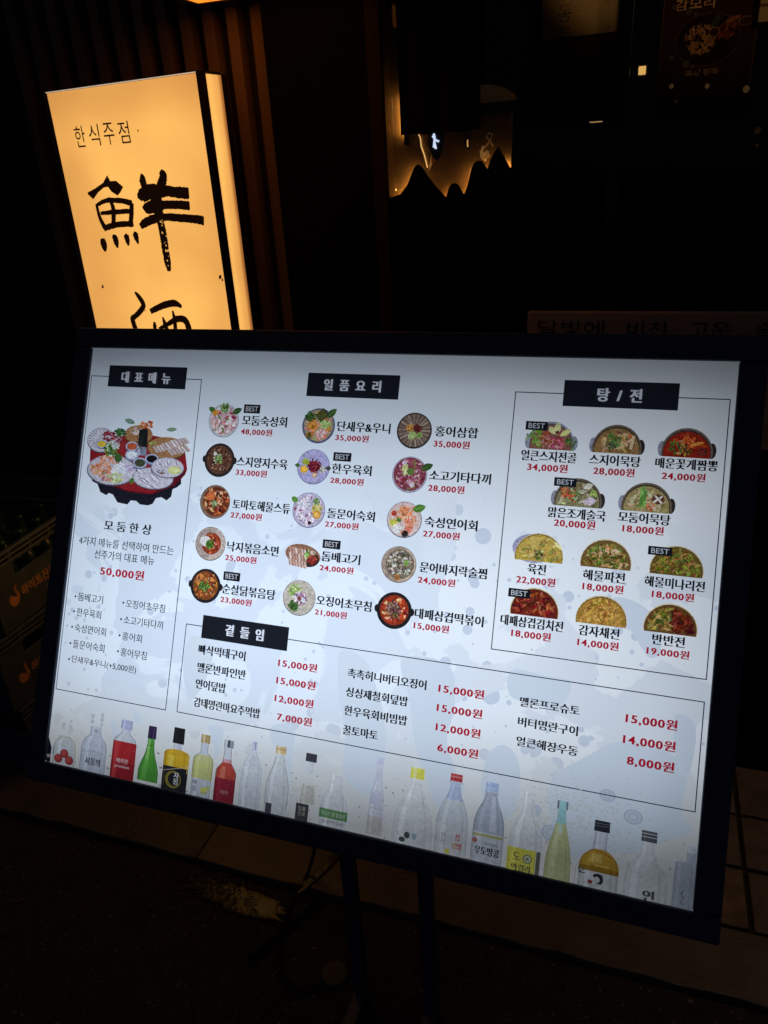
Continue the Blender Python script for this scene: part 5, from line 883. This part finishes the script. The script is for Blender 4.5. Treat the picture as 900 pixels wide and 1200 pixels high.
bottle(7, [(0, 5.5, 9, 5.6, (138, 142, 152)), (0, 1.2, 9, 1.2, (60, 62, 74), 0, 0), (0, 1, 9, 1, (205, 208, 216), -3.4, -3.4), (9, 3.9, 24, 4.8, (205, 212, 222)), (23, 5, 27, 5.2, (214, 150, 160))]+curve_body([(27, 5), (31, 8), (37, 11.4), (46, 11.8), (56, 12)], (182, 66, 50))+[(46, 12, 90, 12, (138, 32, 46)), (32, 2.2, 46, 3, (212, 110, 84), -3, -4)], lambda ln, ell, txt, seg: (outline(ln, [(9, 4), (24, 4.6), (28, 6), (37, 11.6), (46, 12), (78, 12)], .6, (96, 34, 36)), txt('복분자', -4, 5, 62, 5, (196, 150, 158), 0)))
bottle(8, [(0, 3.4, 11, 3.4, (176, 184, 214)), (0, .9, 10, .9, (96, 104, 150), 1, 1)]+curve_body([(11, 4), (16, 6), (24, 10), (34, 12.5), (50, 13), (90, 13)], (192, 200, 214)), lambda ln, ell, txt, seg: (ln([(-6, 0), (-6, 7)], .5, (120, 128, 150)), ln([(-14, 14), (-3, 15)], .5, (150, 156, 176)), ln([(-14, 14), (-14, 40)], .5, (165, 172, 190)), ln([(-3, 16), (-6, 30)], .8, (160, 168, 205)), txt('이', -7, -4, 44, 4.5, (88, 92, 108), 0), txt('강', -7, -4, 50, 4.5, (88, 92, 108), 0), txt('주', -7, -4, 56, 4.5, (88, 92, 108), 0)))
bottle(9, [(0, 6, 9, 6.3, (205, 168, 92)), (0, 1.4, 9, 1.4, (232, 206, 146), -2.5, -2.5), (3, 6.2, 4, 6.2, (160, 122, 60)), (9, 4.8, 14, 5.2, (202, 208, 216))]+curve_body([(13, 5.4), (22, 7), (34, 10.5), (46, 13), (58, 13.6), (90, 13.6)], (192, 200, 204))+[(69, 3.6, 90, 3.6, (34, 36, 44), -8, -8)], lambda ln, ell, txt, seg: outline(ln, [(13, 5.4), (22, 7), (34, 10.5), (46, 13), (58, 13.6), (72, 12.6)], .8, (84, 78, 64)))
bottle(10, [(0, 6.4, 10, 6.6, (30, 30, 38)), (10, 4.4, 24, 4.8, (204, 210, 220)), (38, 7, 60, 9, (184, 178, 160)), (61, 7.6, 90, 7.6, (36, 37, 40), -5, -5)], lambda ln, ell, txt, seg: (ln([(-5.6, 12), (-6.4, 25)], .4, (170, 176, 190)), txt('일품', -9.5, -.5, 67, 5, (170, 165, 130), 0), txt('진로', -9.5, -.5, 73, 5, (150, 146, 116), 0), dirt(ln, -20, 36, 8, 60, 46, 12)))
bottle(11, [(4, 8, 20, 9, (206, 213, 224))]+curve_body([(20, 9), (30, 14), (42, 16.5), (60, 17)], (202, 210, 221))+[(45, 16.8, 56, 16.8, (56, 118, 46)), (56, 16.8, 90, 16.8, (196, 200, 206))], lambda ln, ell, txt, seg: (outline(ln, [(8, 4), (20, 8.4), (30, 14), (45, 16.6)], .5, (186, 194, 206)), txt('국내산 쌀 발효주', -14.5, 14.5, 50.5, 5, (188, 214, 172), 0), txt('순수막걸리', -13, 13, 60, 5, (52, 52, 56), 0), dirt(ln, 17, 46, 30, 60, 26, 4)))
bottle(12, [(0, 4, 9, 4.2, (188, 190, 228)), (9, 3.2, 30, 4.4, (198, 202, 226))]+curve_body([(30, 4.6), (40, 7), (50, 8.5), (90, 9.5)], (196, 200, 218))+[(42, 4.5, 56, 5.5, (182, 182, 218), -1, -2), (70, 8.5, 92, 9, (176, 164, 156))], lambda ln, ell, txt, seg: (outline(ln, [(9, 3.6), (30, 4.8), (40, 7.2), (50, 8.6), (90, 9.6)], .4, (172, 176, 204)), ln([(-7, 60), (7, 61.5)], .8, (86, 84, 100)), dirt(ln, -12, 62, 14, 92, 60, 14), dirt(ln, 6, 66, 12, 88, 14, 5, (140, 70, 80))))
def b13(ln, ell, txt, seg):
    dirt(ln, -20, 40, 20, 84, 150, 77, (134, 122, 104)); ell(-5.5, 81, 3.4, 4, (28, 34, 34)); ell(-11, 87, 3.8, 3, (28, 34, 34)); ell(3, 81, 2.8, 4, (92, 140, 176)); ln([(11, 80), (13, 84), (10, 88)], .8, (84, 110, 130))
bottle(13, [(0, 8, 13, 8.4, (222, 218, 40)), (0, 1.6, 13, 1.6, (240, 236, 120), -3, -3)]+curve_body([(14, 6), (24, 9), (38, 15), (52, 21), (66, 24), (100, 25)], (206, 208, 210)), b13)
bottle(14, [(0, 7, 9, 7.2, (176, 38, 40)), (3, 7.2, 4, 7.2, (215, 110, 104)), (6, 7.2, 6.8, 7.2, (120, 22, 26)), (9.4, 8.2, 11.4, 8.2, (168, 176, 206))]+curve_body([(11, 5.4), (17, 6.2), (25, 8.4), (32, 11.5)], (158, 174, 214))+curve_body([(31, 11), (42, 15.5), (54, 18.6), (64, 19)], (190, 198, 206))+[(62, 19, 110, 19, (206, 206, 208))], lambda ln, ell, txt, seg: (outline(ln, [(11, 5.4), (17, 6.2), (25, 8.4), (32, 11.5), (42, 15.5), (54, 18.6), (64, 19), (108, 19)], .6, (136, 144, 168)), ln([(-19, 61), (0, 60), (19, 63)], .7, (160, 166, 172)), txt('생탁', -12, -6, 74, 7, (66, 66, 74), 0), txt('막걸', -12, -6, 82, 7, (66, 66, 74), 0), txt('찹', 5, 11, 74, 8, (178, 44, 50), .03), txt('쌀', 8, 14, 84, 8, (178, 44, 50), .03), txt('생', 2, 8, 84, 8, (190, 130, 50), .03), ell(-3, 92, 3, 3, (214, 200, 50))))
bottle(15, [(0, 7.3, 11, 7.5, (160, 184, 222)), (3, 7.4, 4, 7.4, (130, 152, 200)), (11.4, 8.4, 13, 8.4, (150, 158, 180))]+curve_body([(13, 6.6), (22, 8.6), (34, 14), (46, 17.6), (60, 18.4)], (150, 158, 176))+[(60, 18.4, 110, 18.4, (190, 194, 204)), (62.5, 18.4, 65, 18.4, (168, 160, 66)), (16, 2, 58, 4, (184, 190, 206), 3, 5)], lambda ln, ell, txt, seg: (outline(ln, [(13, 6.6), (22, 8.6), (34, 14), (46, 17.6), (60, 18.4), (110, 18.4)], .6, (112, 120, 146)), txt('우도땅콩', -14, 15, 82, 10, (32, 34, 44), .05), ell(-15, 71, 3, 3, (168, 78, 78)), txt('생막걸리', -3, 12, 73, 4, (60, 66, 90), 0)))
bottle(16, [(0, 6.8, 13, 7, (212, 218, 226))]+curve_body([(13, 6), (24, 8), (36, 14), (50, 19), (64, 20), (110, 20.5)], (204, 208, 212))+[(68, 17, 110, 17, (216, 206, 34), -3.5, -3.5), (68, 2.3, 110, 2.3, (58, 56, 40), 16.5, 16.5)], lambda ln, ell, txt, seg: (outline(ln, [(1, 6.9), (12, 7), (24, 8.2), (36, 14), (50, 19), (66, 20)], .5, (160, 158, 172)), ln([(-7, 12), (7, 13)], .6, (150, 156, 168)), txt('도', -13, -5, 78, 9, (62, 58, 20), .03), ell(4, 79, 5.5, 5.5, (92, 96, 56)), ell(4, 79, 4, 4, (176, 180, 110)), ell(4, 79, 2, 2, (92, 96, 56)), txt('막걸리', -14, 8, 91, 8, (34, 32, 20), .05), dirt(ln, -16, 44, 14, 66, 24, 41, (168, 164, 158))))
bottle(17, [(0, 6, 10, 6.4, (170, 170, 182)), (0, 1.2, 10, 1.2, (70, 66, 84), -5.4, -5.4), (0, 1.2, 10, 1.2, (70, 66, 84), 5.2, 5.2), (0, 4, 10, 4.2, (132, 196, 196)), (10, 4.4, 28, 6, (122, 186, 188))]+curve_body([(27, 6), (38, 8.6), (52, 12), (66, 14.6), (84, 15.6), (110, 16)], (178, 180, 108))+[(28, 2.4, 40, 2.2, (176, 208, 186), -.5, -1), (34, 1.6, 90, 3.4, (204, 204, 140), -3, -7)], lambda ln, ell, txt, seg: (outline(ln, [(11, 4.6), (27, 6), (38, 8.6), (52, 12), (66, 14.6), (84, 15.6)], .4, (142, 146, 96)), dirt(ln, -10, 66, 12, 92, 10, 3, (90, 88, 50))))
def b18(ln, ell, txt, seg):
    ln([(-7, 14), (-7.6, 26), (-9, 35)], .8, (104, 84, 140)); ln([(7, 14), (6.2, 26), (6.8, 36)], .8, (104, 84, 140)); ln([(-12, 36), (0, 36), (16, 42)], 1.0, (128, 44, 40))
    ln([(-13, 48), (-2, 53), (12, 53)], 1.0, (238, 196, 96)); ln([(-27, 58), (-27.5, 80)], .6, (120, 118, 112)); ln([(19, 64), (18, 86)], .6, (120, 118, 112))
    ln([(-24, 60), (-22, 65), (-16, 65)], 1.4, (36, 38, 46)); ln([(-23, 66), (-17, 60)], .9, (36, 38, 46)); ell(0, 66, 6, 3.4, (34, 36, 44)); ell(2.5, 70, 4.2, 5, (34, 36, 44)); ell(-1, 70, 3.6, 3.6, (200, 196, 188)); ell(-9, 74, 3, 2.4, (150, 54, 58)); scrib(ln, -20, 70, 8, 80, 22, .7, (52, 52, 60), 8)
bottle(18, [(0, 9, 13, 9.4, (30, 30, 38)), (3, 9.3, 3.8, 9.3, (70, 70, 80)), (6, 9.3, 6.8, 9.3, (70, 70, 80)), (13, 7, 35, 7.4, (204, 206, 216))]+curve_body([(34, 7), (38, 14), (44, 20), (52, 23.4), (56, 23.6)], (188, 142, 36))+[(55, 23.6, 62, 24, (150, 108, 24)), (61, 23.8, 110, 24, (204, 206, 204)), (40, 6, 50, 8, (222, 182, 82), -4, -4)], b18)
bottle(19, [(0, 9.2, 13, 9.4, (28, 28, 36)), (3, 9.3, 3.8, 9.3, (84, 84, 94)), (7, 9.3, 7.8, 9.3, (84, 84, 94))]+curve_body([(13, 7), (28, 10), (40, 20), (56, 26), (110, 27)], (200, 204, 206)), lambda ln, ell, txt, seg: (ln([(-10, 42), (14, 45)], .7, (150, 156, 166)), txt('연', -2, 11, 76, 13, (30, 31, 40), .07), ell(-4, 55, 5, 1.6, (184, 180, 168))))
bottle(20, [(0, 6, 9, 6, (196, 202, 214))]+curve_body([(9, 6), (20, 6.5), (22, 18), (28, 19), (90, 20)], (148, 158, 178)), lambda ln, ell, txt, seg: (ln([(-6, 54), (-9, 59), (-6, 63), (-9, 68), (-6, 72)], 1.1, (56, 60, 76))))
# mildew veil on the sheet near the lower right
P = Print(.0002); rr = random.Random(31)
for k in range(420):
    a, b = rr.gauss(1015, 48), rr.gauss(735, 26)
    if a > 1190 or b > 826: continue
    x, y = uvx(a, b); P.m.add([(x+rr.uniform(.0006, .003)*math.cos(t*1.05), y+rr.uniform(.0005, .002)*math.sin(t*1.05), .0002+k*1e-6) for t in range(6)], [tuple(range(6))], (.60, .62, .58))
sub(P.mesh('mildew_print'), 'mildew_print')['kind'] = 'stuff'
P = Print(.00005); rr = random.Random(32)
for a, b, r_ in ((1020, 735, .026), (985, 765, .016), (1105, 715, .014), (1065, 690, .012), (955, 735, .012)):
    x, y = uvx(a, b)
    for q_, c_ in ((1, (176, 186, 200)), (.86, (200, 209, 222)), (.55, (182, 190, 202)), (.4, (204, 212, 222))): P.ell(x, y, r_*q_, r_*.8*q_, c_, 20)
sub(P.mesh('splash_print'), 'splash_print')

# ================================================================== BEER CRATES
cm = mat('dark_green_plastic', (.08, .10, .14), .38, .45, .3, 30, bump=.05); cl = mat('orange_print', (.75, .33, .11), .5, .3, .35, 40)
def crate(z, dx, dy, rz, label):
    o = empty('drink_crate', (-1.815+dx, 1.50+dy, z), rz); tag(o, label, 'crate', 'stacked drink crates left of the menu board')
    L2, W2, Hc, t = .215, .175, .234, .010       # long side along y, short side along x
    def cp(mb, name, m_, **k): return mb.build(name, m_, o, **k)
    m = MB(); m.box((-W2+.012, -L2+.012, .006), (W2-.012, L2-.012, .014)); cp(m, 'base', cm)
    for s_ in (-1, 1):
        # long side wall with hand hole (scalloped upper edge), rails above
        x0 = W2-.012; F = (lambda a, b, d: (s_*(x0+d), a, b))
        hole = [(-.115, .150), (-.115, .186)] + [(-.115+.0192*k, .186+.006*(1-abs(math.cos(k*math.pi/2)))) for k in range(1, 12)] + [(.115, .186), (.115, .150)]
        m = MB()
        m.prism([(-L2+.008, .004), (L2-.008, .004), (L2-.008, .150), (-L2+.008, .150)], 0, .008, F)
        m.prism([(-L2+.008, .1505), (-.115, .1505), (-.115, .196), (-L2+.008, .196)], 0, .008, F); m.prism([(.115, .1505), (L2-.008, .1505), (L2-.008, .196), (.115, .196)], 0, .008, F)
        m.prism([(-.1149, .196)]+[(a, b) for a, b in hole[1:-1]]+[(.1149, .196)], .0003, .0077, F)
        cp(m, 'side_wall', cm)
        for zz, th in ((.1965, .006), (.212, .006), (.226, .009)):
            m = MB(); m.box((s_*(x0-.001) if s_ > 0 else -(x0+.013), -L2, zz), (x0+.013 if s_ > 0 else -(x0-.001), L2, zz+th)); cp(m, 'rail', cm, bevel=.0015)
        for yy in (-.20, -.115, -.03, .055, .14, .20): m = MB(); m.box((min(s_*x0, s_*(x0+.008)), yy-.006, .1962), (max(s_*x0, s_*(x0+.008)), yy+.006, .2255)); cp(m, 'rib', cm)
    for s_ in (-1, 1):
        m = MB(); y0 = s_*(L2-.012); m.box((-W2+.012, min(y0, y0+s_*.008), .004), (W2-.012, max(y0, y0+s_*.008), .15)); m.box((-W2+.012, min(y0, y0+s_*.011), .2262), (W2-.012, max(y0, y0+s_*.011), .2345)); m.box((-W2+.012, min(y0, y0+s_*.008), .195), (W2-.012, max(y0, y0+s_*.008), .212)); cp(m, 'end_wall', cm)
    for k in range(1, 4): m = MB(); m.box((-W2+.012, -L2+k*.1075-.0015, .0145), (W2-.012, -L2+k*.1075+.0015, .13)); cp(m, 'divider', cm)
    # printed mark and name on the right side: round mark with a notch, then the letters
    xs = W2-.012+.0085
    m = MB(); n = 22; c_ = (-.140, .090)
    pts = [(c_[0]+.021*math.cos(t), c_[1]+.026*math.sin(t)) for t in [R(150)+R(290)*k/n for k in range(n+1)]] + [(c_[0]+.019, c_[1]+.034), (c_[0]+.010, c_[1]+.014), (c_[0]+.012, c_[1]-.004), (c_[0]-.002, c_[1]+.004), (c_[0]-.010, c_[1]+.012), (c_[0]-.016, c_[1]+.002)]
    m.add([(xs, a, b) for a, b in pts], [tuple(range(len(pts)))]); cp(m, 'printed_mark', cl, fix=False)
    vs, fs, bb = text_polys('하이트진로', .02, 3); sx = .150/(bb[2]-bb[0]); sy = .034/(bb[3]-bb[1]); m = MB()
    m.add([(xs, -.110+(x-bb[0])*sx, .092+(y-(bb[1]+bb[3])/2)*sy) for x, y in vs], fs); cp(m, 'lettering', cl, fix=False)
    m = MB(); m.add([(xs, -.02, .055), (xs, .12, .055), (xs, .12, .0565), (xs, -.02, .0565)], [(0,1,2,3)]); cp(m, 'printed_line', cl, fix=False)
    return o
crate(-.005, 0, .012, R(1.5), 'dark green drink crate at the bottom of the stack left of the menu board')
crate(.232, .004, 0, R(-1), 'dark green drink crate in the middle of the stack left of the menu board')
crate(.469, -.003, .03, R(3), 'open topmost crate printed 하이트진로 in orange left of the menu board')
# empties in the top crate
bg_ = mat('green_bottle_glass', (.02, .05, .03), .12, .6); cap_ = mat('bottle_cap', (.25, .22, .18), .4, .5, metal=.6)
bm_ = MB(); bm_.lathe([(.026, 0), (.031, .004), (.031, .125), (.028, .145), (.016, .175), (.0125, .19), (.012, .212), (.0135, .214), (.0135, .222), (.010, .223)], 14); bme = bm_.mesh('bottle', True); bme.materials.append(bg_)
spots = [(i, j) for j in range(5) for i in range(4)]; rr = random.Random(2)
for k, (i, j) in enumerate(spots):
    if rr.random() < .25: continue
    o = bpy.data.objects.new('bottle', bme); C.objects.link(o); o.location = (-1.818-.122+i*.080, 1.53-.165+j*.082, .486+.001*rr.random()); o.rotation_euler = (rr.uniform(-.05, .05), rr.uniform(-.05, .05), 0)
    tag(o, 'empty dark green bottle standing inside the open topmost crate', 'bottle', 'bottles in the top crate')
# small unidentified dark box behind the crates' top: folded carton leaning at the wall
m = MB(); m.box((-2.06, 1.80, .0), (-1.56, 1.86, .735)); o = m.build('carton', mat('dark_carton', (.05, .05, .055), .7, .3, .3, 12), bevel=.003); tag(o, 'dark flat carton standing on edge behind the stacked crates', 'box')

# ================================================================== SMALL THINGS ON THE GROUND
cab = mat('black_cable', (.010, .010, .011), .6, .15)
m = MB(); pts = []
ctrl = [(-.60, .99, .70), (-.625, 1.10, .46), (-.66, 1.20, .16), (-.69, 1.19, .012), (-.705, 1.13, -.008), (-.70, 1.08, -.012), (-.69, 1.02, -.012), (-.66, .95, -.012), (-.60, .92, -.012), (-.55, .95, -.012)]
V_ = [Vector(c) for c in ctrl]
for i in range(len(V_)-1):
    a, b, c, d = V_[max(i-1,0)], V_[i], V_[i+1], V_[min(i+2,len(V_)-1)]
    for k in range(8):
        t = k/8; pts.append(.5*((2*b)+(-a+c)*t+(2*a-5*b+4*c-d)*t*t+(-a+3*b-3*c+d)*t**3))
m.tube(pts, .0042, 7); tag(m.build('power_cable', cab, smooth=True), 'black power cable hanging from the board down to the kerb', 'cable')
m = MB(); m.tube([(-.64, 1.145, -.006), (-.67, 1.08, -.010), (-.715, .995, -.012), (-.74, .95, -.013)], .0065, 7); tag(m.build('dark_strand', cab, smooth=True), 'short black hose lying on the asphalt beside the puddle', 'strand')  # short thicker dark strand beside the power cable
m = MB(); m.lathe([(.030, -.022), (.032, -.012), (.028, -.009), (.006, -.008)], 24, (-.537, .975, 0)); tag(m.build('drain_cap', mat('iron_cap', (.03, .028, .027), .6, .5, .4, 50)), 'small round iron cap set in the asphalt by the left post', 'cap')
m = MB(); rr = random.Random(12)
for k in range(260):
    x = rr.gauss(-.93, .10); y = rr.gauss(1.10, .03); l = rr.uniform(.004, .014); a = rr.uniform(0, 3.14)
    if y > 1.145: continue
    T = Matrix.Translation((x, y, -.018+rr.uniform(0, .004))) @ Matrix.Rotation(a, 4, 'Z') @ Matrix.Rotation(rr.uniform(-.4, .4), 4, 'Y'); m.box((-l, -.0007, 0), (l, .0007, .0012), T)
tag(m.build('debris', mat('dry_twigs', (.10, .07, .05), .7, .3), fix=False), kind='stuff')
